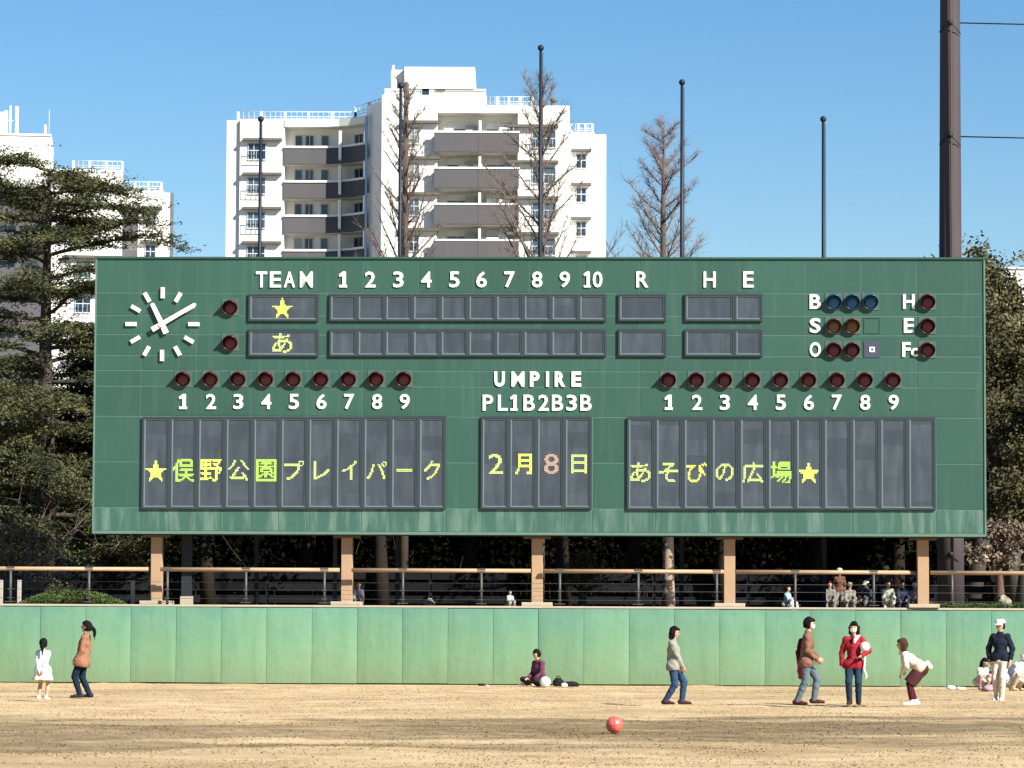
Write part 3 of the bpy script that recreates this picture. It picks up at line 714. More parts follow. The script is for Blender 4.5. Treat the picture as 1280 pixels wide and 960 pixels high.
    MB().tube([(lx(459,2)-.28,2.2,0),(lx(459,2)-.28,2.2,lz(145,460,2))], .16, 6).build('drain_pipe', M_railw, A)
    railing(A, lx(293,D2), lx(441,D2), D2+1.2, zt2, .78, 5); railing(A, lx(441,D2), lx(476), D2+1.2, zt2+.3, .9, 2, y1=.8)
tower(A, lx, lz); leftwing(A, lx, lz)
# --- the second block, behind the cedar: same family, only its right part is in frame
B, lx2, lz2 = apartments(60, 'white apartment block partly hidden by the layered cedar on the left', pxo=0, D=276); B.rotation_euler.z = R(6.5)
def block2(A, lx, lz):
    zr = lz(211,110)
    wallbox(A, lx(-260), lx(-40), 3, 16, 0, lz(215,0)); 
    wallbox(A, lx(-40), lx(59), 1.6, 14, 0, lz(221,30)); wallbox(A, lx(-40)-.002, lx(88), 0, 1.598, lz(236,40), lz(219,40), M_wall2, 'roof_edge')
    wallbox(A, lx(-70), lx(59), .5, 12, lz(221,30), lz(168,30)); wallbox(A, lx(59)+.002, lx(150), 0, 14, 0, zr)
    railing(A, lx(88), lx(149), .5, zr, .75, 3)
    MB().box(lx(-70)-.2,lx(60),.4,12,lz(169,30),lz(166.5,30)).build('roof_edge', M_wall2, A)
    for i in range(8):
        y = 248+44*i; zt_, zb_ = lz(y,30), lz(y+23,30)
        MB().bbox(lx(-60), lx(58), -.75, -.6, zb_, zt_, .01).build('balcony_parapet', M_par, A)
        wallbox(A, lx(-60), lx(58), -.598, 1.6, zb_-.05, zb_+.25, M_wall2, 'balcony_floor')
        for a in (-30, 0, 28): window(A, lx(a,1.6), lx(a+20,1.6), zb_+.3, zb_+2.3, 1.52, 1)
        z = lz(233+44*i,110); wallbox(A, lx(77), lx(150), -.45, -.002, z-.1, z+.12, M_slab, 'window_canopy'); window(A, lx(92), lx(112), z-1.7, z-.3, -.03, 1, rail=True)
    D2 = 2; x0, x1, x2, x3 = lx(150,D2)-.2, lx(173,D2), lx(205,D2), lx(217.5,D2); zt2 = lz(236,190,D2)
    wallbox(A, x0, x1, D2+1.6, D2+9, 0, zt2-.1); wallbox(A, x0+.002, x1-.002, D2+.002, D2+1.598, zt2-1.6, zt2-.06); wallbox(A, x1, x2, D2, D2+9, 0, zt2); wallbox(A, x2+.002, x3, D2+.35, D2+9.5, 0, zt2-.15)
    railing(A, lx(152,D2), lx(202,D2), D2+.5, zt2, .72, 3)
    for i in range(8):
        zt_, zb_ = lz(270+42*i,160,D2), lz(291+42*i,160,D2); MB().bbox(x0, x1-.004, D2-.1, D2+.1, zb_, zt_, .01).build('balcony_parapet', M_par, A)
        wallbox(A, x0, x1-.004, D2+.102, D2+1.6, zb_, zb_+.2, M_wall2, 'balcony_floor')
        z = lz(259+42.3*i,190,D2); wallbox(A, lx(177,D2), lx(203,D2), D2-.45, D2-.002, z-.09, z+.11, M_slab, 'window_canopy')
        window(A, lx(182,D2), lx(196.5,D2), z-1.5, z-.22, D2-.03, 1, rail=True)
    # phone antenna and rod on the roof
    zt_ = lz(168,10)
    mb = MB(); mb.tube([(lx(7),3,zt_),(lx(7),3,lz(126,7))], .10, 6); 
    for a in (1, 15): mb.tube([(lx(7),3,lz(145,7)),(lx(a),3,lz(145,7))], .06, 4)
    mb.build('antenna_mast', M_railw, A); MB().tube([(lx(51),3,zt_),(lx(51),3,zt_+1.2)], .14, 6).build('roof_vent', M_railw, A); MB().tube([(lx(56),3,zt_),(lx(56),3,lz(130,56))], .025, 4).build('lightning_rod', M_railw, A)
    for a, h in ((-3,30),(2,32),(15.5,38)): MB().box(lx(a)-.14,lx(a)+.14,2.8,3.1,lz(162,a)-.2,lz(162-h*.92,a)).build('antenna_panel', M_railw, A)
block2(B, lx2, lz2)
D3 = 190; o3 = tag(empty('apartment_block', (at(1290,480,D3).x, D3, TZ)), 'white building seen through the tree tops at the right edge', 'building')
l3 = lambda px: at(px,480,D3).x-o3.location.x; z3 = lambda py: at(1270,py,D3).z-TZ
wallbox(o3, l3(1256), l3(1420), 0, 12, 0, z3(336)); wallbox(o3, l3(1232), l3(1256)-.002, .8, 12, 0, z3(341), simple('pale_green_render', (.42,.50,.48), .8, .06, .4))
wallbox(o3, l3(1255), l3(1421), -.1, 12.1, z3(336)+.002, z3(334), M_wall2, 'roof_edge')
for i in range(5):
    for j in range(7):
        window(o3, l3(1262+21*j), l3(1272+21*j), z3(362+33*i), z3(348+33*i), -.03, 1)

# ============================================================ TREES
def leaves(P, size, up=0.0, asp=.5, drop=0):
    """small four-cornered leaves at points P, random turn; up tilts them towards flat"""
    n = len(P); a = rng.normal(size=(n,3)); a[:,2] *= (1-up); a /= np.linalg.norm(a,axis=1,keepdims=True)
    b = rng.normal(size=(n,3)); b[:,2] *= (1-up); b -= a*(a*b).sum(1,keepdims=True); b /= np.linalg.norm(b,axis=1,keepdims=True)
    s = (size*(.6+.8*rng.random(n)))[:,None]; a = a*s; b = b*s*asp
    V = np.stack([P-a*.5, P+b*.5+a*.05, P+a*.5, P-b*.5+a*.05], 1).reshape(-1,3); F = np.arange(4*n).reshape(-1,4); return V, F
def branch(p, d, L, r, n=5, wob=.12, bend=(0,0,0)):
    pts = [Vector(p)]; d = Vector(d).normalized()
    for i in range(n):
        d = (d+Vector((random.gauss(0,wob),random.gauss(0,wob),random.gauss(0,wob)))+Vector(bend)/n).normalized(); pts.append(pts[-1]+d*L/n)
    return pts, [r*(1-.85*i/n) for i in range(n+1)]
def cedar(loc, H, lab, spread=3.6, low=.10, seed=1, top=None, dens=1.0, mat=M_cedar):
    random.seed(seed); t = tag(empty('cedar_tree', loc), lab, 'tree')
    MB().tube([(0,0,0),(.05,0,H*.3),(-.05,.03,H*.6),(0,0,H*.97)], [.32,.26,.17,.05], 10).build('trunk', M_barkg, t)
    mb = MB(); P = []; z = H*low; a = 0
    while z < H*.985:
        k = z/H; a += 2.4+random.uniform(-.5,.5); L = spread*(1.0 if k < .75 else 1.0-.5*(k-.75)/.25)*random.uniform(.62,1.08)
        d = Vector((math.cos(a), math.sin(a), .22)); pts, rr = branch((0,0,z), d, L, .085*(1.2-k*.6), 7, .10, (0,0,-.38)); mb.tube(pts, rr, 5)
        for i in range(1, 8):
            c = pts[i]; f = i/7
            if f < .22: continue
            for s in (-1, 1, 0):
                sd = (pts[i]-pts[i-1]).normalized(); side = Vector((-sd.y, sd.x, 0)).normalized()*s+sd*.7; sl = (.35+.75*(1-abs(f-.6)))*random.uniform(.6,1.2)
                p2, r2 = branch(c, side+Vector((0,0,.05)), sl, .022, 4, .15, (0,0,-.15)); mb.tube(p2, r2, 3, False)
                for q in p2[1:]:
                    if random.random() < .13: continue
                    m = int(30*dens); A_ = rng.normal(size=(m,3))*np.array([.21,.21,.036])+np.array(q)+np.array([0,0,.03]); P.append(A_)
        z += random.uniform(.14,.27)*(1.0 if k < .8 else .75)
    mb.build('limb', M_barkg, t)
    V, F = leaves(np.concatenate(P), .11, .55, .35); tag(link('foliage', np_mesh('foliage', V, F), mat, t), kind='stuff'); return t
def broad(loc, H, W_, lab, seed, mat=M_ever, low=.25, nb=26, leaf=.12, nl=230, bark=M_barkg, name='evergreen_tree', D_=None, kind=None, gap=.0, group=None):
    random.seed(seed); t = tag(empty(name, loc), lab, 'tree', group); D_ = D_ or W_
    pts, rr = branch((0,0,0), (random.uniform(-.08,.08),0,1), H*.8, .12+.015*H, 6, .05); MB().tube(pts, rr, 8).build('trunk', bark, t)
    mb = MB(); P = []
    for k in range(nb):
        f = low+(1-low)*random.random()**.8; z = f*H*.78; i = min(5, int(z/(H*.8)*6)); p = pts[i].lerp(pts[i+1], z/(H*.8)*6-i)
        a = random.random()*6.283; prof = math.sin(math.pi*min(1, (f-low)/(1-low)*.78+.2))**.6
        tgt = Vector((math.cos(a)*W_*prof*random.uniform(.5,1), math.sin(a)*D_*prof*random.uniform(.5,1), z+H*random.uniform(.04,.2)))
        L = (tgt-p).length; q, r2 = branch(p, (tgt-p)+Vector((0,0,.2*L)), L, .05+.01*H*(1-f), 5, .13, (0,0,-.2)); mb.tube(q, r2, 5)
        for j in range(2, 6):
            for s in range(3):
                d = Vector((random.gauss(0,1), random.gauss(0,1), random.gauss(.25,.6))); w, r3 = branch(q[j], d, random.uniform(.35,.9)*W_*.28, .018, 3, .2); mb.tube(w, r3, 3, False)
                if random.random() < gap: continue
                for e_ in w[1:]:
                    m = nl//9; P.append(rng.normal(size=(m,3))*np.array([.22,.22,.15])*(W_*.22+.35)+np.array(e_))
    mb.build('limb', bark, t)
    V, F = leaves(np.concatenate(P), leaf, .2, .55); tag(link('foliage', np_mesh('foliage', V, F), mat, t), kind='stuff'); return t
def bare(loc, H, lab, seed, W_, z0=0, bark=M_barkr, twig=M_twig, nb=44, r0=.16, rise=.75, fine=1.0, forks=None, tip=.012):
    random.seed(seed); t = tag(empty('bare_tree', loc), lab, 'tree', 'bare trees behind the scoreboard')
    MB().tube([(0,0,0),(.02,0,H*.5),(0,0,H*.8),(.03,0,H)], [r0*1.25,r0*.95,r0*.6,tip], 9).build('trunk', bark, t)
    mb = MB(); tw = MB()
    for k in range(nb):
        f = .22+.76*(k+random.random())/nb; z = f*H; a = k*2.4+random.uniform(-.4,.4); L = W_*(1-f)**.75*1.35*random.uniform(.65,1.1)+.35
        pts, rr = branch((0,0,z), (math.cos(a), math.sin(a)*.9, rise+random.uniform(-.2,.2)), L, (.058 if fine < 1.2 else .05)*(1.15-f)+.014, 6, .07, (0,0,.35)); mb.tube(pts, rr, 5)
        for j in range(1, 7):
            for s in range(int(2+2*fine)):
                c = pts[j-1].lerp(pts[j], random.random()); dd = (pts[j]-pts[j-1]).normalized()
                q, r2 = branch(c, dd+Vector((random.gauss(0,.6),random.gauss(0,.6),random.gauss(.25,.3))), L*random.uniform(.12,.38)*(1.15-j/9)+.12, .014, 4, .15, (0,0,.25)); tw.tube(q, r2, 3, False)
                for _ in range(int(2*fine)):
                    c2 = q[random.randint(1,4)]; q3, r3 = branch(c2, (q[-1]-q[0])+Vector((random.gauss(0,.25),random.gauss(0,.25),random.gauss(.1,.2))), random.uniform(.15,.45), .007, 3, .15); tw.tube(q3, r3, 3, False)
    mb.build('limb', bark, t); tag(tw.build('twigs', twig, t), kind='stuff'); return t
# bare trees rising over the board
def tree_at(px, py_top, Y): p = at(px, py_top, Y); return (p.x, Y, TZ), p.z-TZ
loc, H = tree_at(507, 103, 108); bare(loc, H, 'bare tree with a straight reddish trunk in front of the white tower', 3, 3.0, nb=84, r0=.15, rise=1.15, fine=.9, tip=.07)
loc, H = tree_at(677, 96, 108); bare(loc, H, 'bare tree with wide upswept limbs behind the tallest flagpole', 5, 4.4, nb=54, r0=.13, rise=1.1, fine=1.0, bark=M_twig)
loc, H = tree_at(829, 152, 125); bare(loc, H, 'bare pinkish conical tree standing alone against the blue sky', 9, 3.9, nb=70, r0=.17, rise=.7, fine=1.5, bark=M_barkr, twig=M_twigp)
# left: layered cedar, and what stands round its foot
p = at(62, 181, 98); cedar((p.x, 98, TZ), (p.z-TZ)*.965, 'tall flat-layered cedar left of the scoreboard in front of a white block', 3.4, .16, 12, dens=1.3)
p = at(128, 400, 101); cedar((p.x, 101.5, TZ), p.z-TZ, 'shorter cedar half hidden behind the left end of the scoreboard', 2.6, .12, 23, dens=.8)
p = at(0, 470, 95); cedar((p.x-.6, 95.5, TZ), p.z-TZ, 'low spreading conifer at the left edge of the view', 2.6, .2, 31, dens=.8)
loc, H = tree_at(30, 560, 92.5); random.seed(4)
def brush(loc, H, W_, lab, seed, n=46):
    random.seed(seed); t = tag(empty('bare_shrub', loc), lab, 'shrub'); mb = MB()
    for k in range(n):
        a = random.random()*6.28; q, r = branch((math.cos(a)*.2,math.sin(a)*.2,0), (math.cos(a)*.8,math.sin(a)*.8,random.uniform(.6,1.6)), H*random.uniform(.6,1.1), .02, 6, .2, (0,0,-.3)); mb.tube(q, r, 4, False)
        for j in range(2,7):
            for s in range(4): w, r2 = branch(q[j], (random.gauss(0,1),random.gauss(0,1),random.gauss(.2,.6)), random.uniform(.2,.7), .008, 4, .25); mb.tube(w, r2, 3, False)
    tag(mb.build('twigs', M_twig, t), kind='stuff'); return t
brush(loc, 3.6, 2, 'tangled leafless brown shrub below the cedar at the left edge', 6)
# right: evergreen trees at the board's end
loc, H = tree_at(1268, 322, 99); broad(loc, H*1.08, 3.1, 'tall olive evergreen tree beyond the right end of the scoreboard', 51, nb=40, nl=190, low=.28, leaf=.13, gap=.12)
loc, H = tree_at(1210, 303, 106); broad(loc, H*1.10, 2.4, 'evergreen tree whose brownish top shows just over the right corner of the scoreboard', 52, nb=26, nl=170, low=.4, leaf=.13)
loc, H = tree_at(1248, 560, 93); broad(loc, 2.6+0*H, 1.3, 'small tree with pale dry leaves beside the mast', 53, mat=M_straw, nb=10, nl=60, low=.5, leaf=.14, bark=M_bark, name='dry_tree', gap=.3)
loc, H = tree_at(1275, 450, 94.5); broad(loc, H, 2.1, 'bushy lower evergreen at the right edge above the rail', 54, mat=M_ever, nb=22, nl=150, low=.2, leaf=.12, gap=.1)
# the shaded grove behind the board
grove = [(150,101,8.2,3.2),(262,99,8.0,3.1),(372,102,8.4,3.3),(478,99.5,8.0,3.0),(590,102,8.3,3.2),(705,99.5,8.0,3.1),(800,102,8.4,3.2),(905,99.5,8.1,3.1),(1010,102,8.3,3.3),(1120,99.5,8.0,3.0)]
desc = ['behind the first pillar from the left','between the first and second pillars, right half','just left of the second pillar, farther back','just right of the second pillar','left of the middle pillar, farther back','right of the middle pillar','behind the dappled trunk','close to the fourth pillar from the left','right of the fourth pillar, farther back','above the resting group']
for i, (px, Y, H, W_) in enumerate(grove):
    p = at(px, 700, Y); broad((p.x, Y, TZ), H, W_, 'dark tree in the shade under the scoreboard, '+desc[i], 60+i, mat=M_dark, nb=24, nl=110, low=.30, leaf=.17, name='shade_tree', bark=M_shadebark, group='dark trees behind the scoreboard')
def hedge(x0, x1, Y, z, h, d, name, lab, cat, mat, n, leaf, mound=False, grp=None, kind=None):
    m = empty(name, ((x0+x1)/2, Y, z)); tag(m, lab, cat, grp); L = (x1-x0)/2
    u = rng.random(n)*2-1; v = rng.random(n)*2-1; top = np.ones(n)*h*(.85+.25*vnoise(u*L*.8+50, v+50, 8))
    if mound: top = h*np.clip(1-np.abs(u)**2.2, 0, 1)*(1-.5*v*v)+.03
    w = rng.random(n)**(.35 if mound else .6); P = np.stack([u*L, v*d, top*w], -1)
    if not mound and h > 2:
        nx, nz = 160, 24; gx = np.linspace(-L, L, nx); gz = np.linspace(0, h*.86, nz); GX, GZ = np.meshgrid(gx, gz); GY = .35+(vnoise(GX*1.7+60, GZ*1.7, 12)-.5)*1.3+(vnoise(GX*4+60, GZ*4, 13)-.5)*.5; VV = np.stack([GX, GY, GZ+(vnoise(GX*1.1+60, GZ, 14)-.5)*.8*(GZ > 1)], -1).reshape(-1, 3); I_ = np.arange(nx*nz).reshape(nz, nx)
        link('dark_backing', np_mesh('dark_backing', VV, np.stack([I_[:-1,:-1], I_[:-1,1:], I_[1:,1:], I_[1:,:-1]], -1).reshape(-1, 4)), M_dark, m)  # dark sheet added inside the hedge to block sky gaps
    V, F = leaves(P, leaf, .1, .55); tag(link('foliage', np_mesh('foliage', V, F), mat, m), kind='stuff')
    mb = MB()
    for k in range(int((x1-x0)/.35)):
        x = -L+.2+k*.35; hh = h*(.7 if not mound else .7*max(.05, 1-abs(x/L)**2.2)); q, r = branch((x,random.uniform(-d*.5,d*.5),0),(random.gauss(0,.2),random.gauss(0,.2),1),hh,.02,3,.1); mb.tube(q,r,4)
    mb.build('stem', M_barkg, m); return m
a, b = at(-140,760,110).x, at(1420,760,110).x
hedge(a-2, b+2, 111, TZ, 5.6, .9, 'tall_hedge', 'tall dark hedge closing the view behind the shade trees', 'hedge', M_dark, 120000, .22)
p0, p1 = at(18,757,WY+.9), at(163,757,WY+.9)
hedge(p0.x, p1.x, WY+.95, TZ, .42, .40, 'low_hedge', 'low rounded bright green shrub on the wall top at the left', 'shrub', M_hedge, 9000, .045, True)
p0, p1 = at(1140,757,WY+.7), at(1300,757,WY+.7)
hedge(p0.x, p1.x, WY+.68, TZ, .20, .22, 'low_hedge', 'thin strip of green ground plants on the wall top at the right', 'ground plants', M_hedge, 5000, .04, False)
p0 = at(728,757,WY+8); t = broad((p0.x, WY+7.5, TZ), 1.55, .75, 'loose olive bush right of the middle pillar', 81, mat=M_ever, nb=14, nl=70, low=.05, leaf=.07, name='bush'); t['category'] = 'bush'
# trunk patched in pale and dark tones
def trunkmat():
    m = NB('bark_two_tone'); m.base(m.ramp(m.noise(3.2, 3, sc=(1,1,1.2)), [(.50,(.025,.018,.013)), (.55,(.26,.20,.15))])); m.bump(m.noise(12,3),.5); return m.set(Roughness=.9)
p0 = at(835,757,WY+9.4); t = tag(empty('patchy_tree', (p0.x, WY+9.4, TZ)), 'thick trunk with patchy pale bark seen under the scoreboard', 'tree')
MB().tube([(0,0,-.02),(.02,0,.4),(0,0,2),(.05,0,3.6),(.1,0,7)], [.21,.17,.15,.14,.09], 12).build('trunk', trunkmat(), t)
mb = MB(); random.seed(3)
for k in range(14):
    a_ = k*2.4; q, r = branch((0,0,3.2+k*.27), (math.cos(a_),math.sin(a_),.6), 1.8, .05, 5, .15); mb.tube(q, r, 5)
mb.build('limb', M_bark, t)
# dark board fence behind
for (xa_, xb_, lab) in ((28,640,'dark board fence behind the pillars, left half'),(700,1170,'dark board fence behind the pillars, right half'),(1206,1330,'dark board fence right of the mast')):
    Yf = WY+13.5; x0, x1 = at(xa_,740,Yf).x, at(xb_,740,Yf).x; f = tag(empty('board_fence', ((x0+x1)/2, Yf, TZ)), lab, 'fence', 'board fences behind the scoreboard'); L = (x1-x0)/2
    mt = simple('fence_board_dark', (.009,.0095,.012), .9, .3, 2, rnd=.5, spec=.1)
    n = max(1, round(2*L/2.4)); 
    for k in range(n):
        for zb in (.18, .52, .86): MB().bbox(-L+2*L*k/n+.03, -L+2*L*(k+1)/n-.03, -.03, .0, zb, zb+.22, .006).build('board', mt, f)
    for k in range(n+1): MB().box(-L+2*L*k/n-.05, -L+2*L*k/n+.05, .004, .1, 0, 1.2).build('post', mt, f)
for px, lab in ((1,'short pale concrete stake at the very left edge'),(24,'short pale concrete stake left of the green shrub'),(166,'short pale concrete stake just left of the first pillar')):
    Yf = WY+2.4; p0 = at(px,745,Yf); tag(MB().bbox(-.05,.05,-.05,.05,0,.68,.008).build('concrete_stake', simple('stake_concrete', (.34,.31,.27), .85), None, (p0.x,Yf,TZ)), lab, 'stake', 'short concrete stakes')
# pale stones under the trees; the squat one added for a sunlit patch
def stone(px, Yo, s, lab, col=(.25,.22,.17)):
    random.seed(int(px)); V = []; mb = MB(); mb.ball((0,0,.4*s), s*.5, 12, 8, (1,.8,.95)); mb.v = [tuple(c*(1+random.uniform(-.13,.13)) for c in v) for v in mb.v]; mb.sm = [0]*len(mb.f)
    Yf = WY+Yo; p0 = at(px,745,Yf); o = mb.build('garden_stone', simple('stone_pale', col, .9, .25, 5, bump=.4), None, (p0.x,Yf,TZ-.02)); o.rotation_euler = (0,0,random.random()*3); tag(o, lab, 'stone', 'garden stones under the trees')
stone(537,9.2,.36,'squat pale stone between the second and middle pillars'); stone(1255,6.5,.5,'large pale stone below the trees at the right edge')
# ============================================================ PEOPLE (one continuous skin each, grown as a smooth distance field; clothes over it)
def surface_nets(g, org, h):
    ins = g < 0; nx, ny, nz = g.shape
    cnt = np.zeros((nx-1,ny-1,nz-1), np.int8)
    for dx in (0,1):
        for dy in (0,1):
            for dz in (0,1): cnt += ins[dx:nx-1+dx, dy:ny-1+dy, dz:nz-1+dz]
    act = (cnt > 0) & (cnt < 8); idx = -np.ones(act.shape, np.int64); I = np.argwhere(act); idx[act] = np.arange(len(I))
    acc = np.zeros((len(I),3)); num = np.zeros(len(I)); cs = [(a,b,c) for a in (0,1) for b in (0,1) for c in (0,1)]
    for p in cs:
        for ax in range(3):
            if p[ax]: continue
            q = list(p); q[ax] = 1
            va = g[I[:,0]+p[0], I[:,1]+p[1], I[:,2]+p[2]]; vb = g[I[:,0]+q[0], I[:,1]+q[1], I[:,2]+q[2]]; m = (va < 0) != (vb < 0)
            t = np.where(m, va/np.where(m, va-vb, 1), 0); P = np.array(p, float)[None,:].repeat(len(I),0); P[:,ax] += t; acc[m] += P[m]; num[m] += 1
    V = (I+acc/np.maximum(num,1)[:,None])*h+org; F = []
    for ax in range(3):
        a = [slice(1,-1)]*3; a[ax] = slice(0,-1); b = list(a); b[ax] = slice(1,None)
        sa = ins[tuple(a)]; sb = ins[tuple(b)]; E = np.argwhere(sa != sb); 
        if not len(E): continue
        flip = sa[tuple(E.T)]; off = np.ones(3, int); off[ax] = 0; E = E+off
        u, v = (ax+1)%3, (ax+2)%3; eu = np.zeros(3,int); eu[u] = 1; ev = np.zeros(3,int); ev[v] = 1
        q = [E-eu-ev, E-ev, E, E-eu]; ok = np.ones(len(E), bool)
        for c in q: ok &= np.all(c < np.array(act.shape), 1) & np.all(c >= 0, 1)
        q = np.stack([idx[tuple(np.clip(c,0,np.array(act.shape)-1).T)] for c in q], 1); ok &= np.all(q >= 0, 1)
        q[~flip] = q[~flip][:, ::-1]; F.append(q[ok])
    return V, np.concatenate(F)
def sdf_mesh(name, prims, h, cuts=(), wob=0, mat=None):
    """prims: (kind, args, blend); cuts: functions of X,Y,Z giving what to carve (positive removed)"""
    lo = np.full(3, 1e9); hi = -lo
    for k, a, _ in prims:
        if k == 'c': A, B, ra, rb = a[:4]; r = max(ra, rb)+.03; pts = [np.array(A)-r, np.array(A)+r, np.array(B)-r, np.array(B)+r]
        else: r = max(a[1])+.03; pts = [np.array(a[0])-r, np.array(a[0])+r]
        for p in pts: lo = np.minimum(lo, p); hi = np.maximum(hi, p)
    n = np.ceil((hi-lo)/h).astype(int)+2; g = np.full(n, .08, np.float32)
    for k, a, bl in prims:
        if k == 'c':
            A, B, ra, rb = np.array(a[0],float), np.array(a[1],float), a[2], a[3]; r = max(ra,rb)+bl+.05; mn, mx = np.minimum(A,B)-r, np.maximum(A,B)+r
        else: Cc, Rr = np.array(a[0],float), np.array(a[1],float); r = max(Rr)+bl+.05; mn, mx = Cc-r, Cc+r
        i0 = np.maximum(((mn-lo)/h).astype(int), 0); i1 = np.minimum(((mx-lo)/h).astype(int)+2, n)
        X, Y, Z = np.meshgrid(*[lo[d]+h*np.arange(i0[d], i1[d]) for d in range(3)], indexing='ij')
        if k == 'c':
            ab = B-A; L2 = max(ab.dot(ab), 1e-9); t = np.clip(((X-A[0])*ab[0]+(Y-A[1])*ab[1]+(Z-A[2])*ab[2])/L2, 0, 1)
            d = np.sqrt((X-A[0]-t*ab[0])**2+(Y-A[1]-t*ab[1])**2+(Z-A[2]-t*ab[2])**2)-(ra+(rb-ra)*t)
        else:
            q = np.stack([X-Cc[0], Y-Cc[1], Z-Cc[2]], -1)
            if len(a) > 2: q = q @ np.array(a[2])               # rotation: columns are the ellipsoid's axes
            k0 = np.sqrt(((q/Rr)**2).sum(-1)); k1 = np.sqrt(((q/Rr**2)**2).sum(-1)); d = k0*(k0-1)/np.maximum(k1, 1e-6)
        s = tuple(slice(i0[d_], i1[d_]) for d_ in range(3)); o = g[s]
        if bl > 0: hh = np.clip(.5+.5*(o-d)/bl, 0, 1); g[s] = o*(1-hh)+d*hh-bl*hh*(1-hh)
        else: g[s] = np.minimum(o, d)
    if cuts or wob:
        X, Y, Z = np.meshgrid(*[lo[d]+h*np.arange(n[d]) for d in range(3)], indexing='ij')
        if wob: g += (np.sin(X*31+Z*17+Y*9)*np.sin(Z*23-Y*29)+.6*np.sin(Z*55+X*38)*np.sin(Y*41+X*20)).astype(np.float32)*wob
        for c in cuts: g = np.maximum(g, c(X, Y, Z).astype(np.float32))
    V, F = surface_nets(g, lo, h); me = np_mesh(name, V, F, True)
    if mat: me.materials.append(mat)
    return me
def ik(a, b, l1, l2, pole):
    a, b, pole = np.array(a,float), np.array(b,float), np.array(pole,float); d = b-a; L = np.linalg.norm(d); u = d/L; L = min(L, .998*(l1+l2)); b = a+u*L
    cs = (l1*l1+L*L-l2*l2)/(2*l1*L); p = pole-u*pole.dot(u); p /= np.linalg.norm(p); return a+u*l1*cs+p*l1*math.sqrt(max(0,1-cs*cs)), b
def cloth(name, c, var=.16): return simple('cloth_'+name, c, .9, var+.06, 6, bump=.7, spec=.1)
SKIN = simple('skin', (.42,.25,.165), .6, .06, 10); HAIRB = simple('hair_black', (.0045,.004,.004), .85, .3, 30, spec=.15); HAIRBR = simple('hair_brown', (.04,.02,.011), .8, .3, 30, spec=.15)
MASK = simple('mask_white', (.80,.80,.76), .8, .04); EYE = simple('eye_dark', (.02,.012,.01), .2, .05); LIP = simple('lips', (.33,.12,.10), .5, .05)
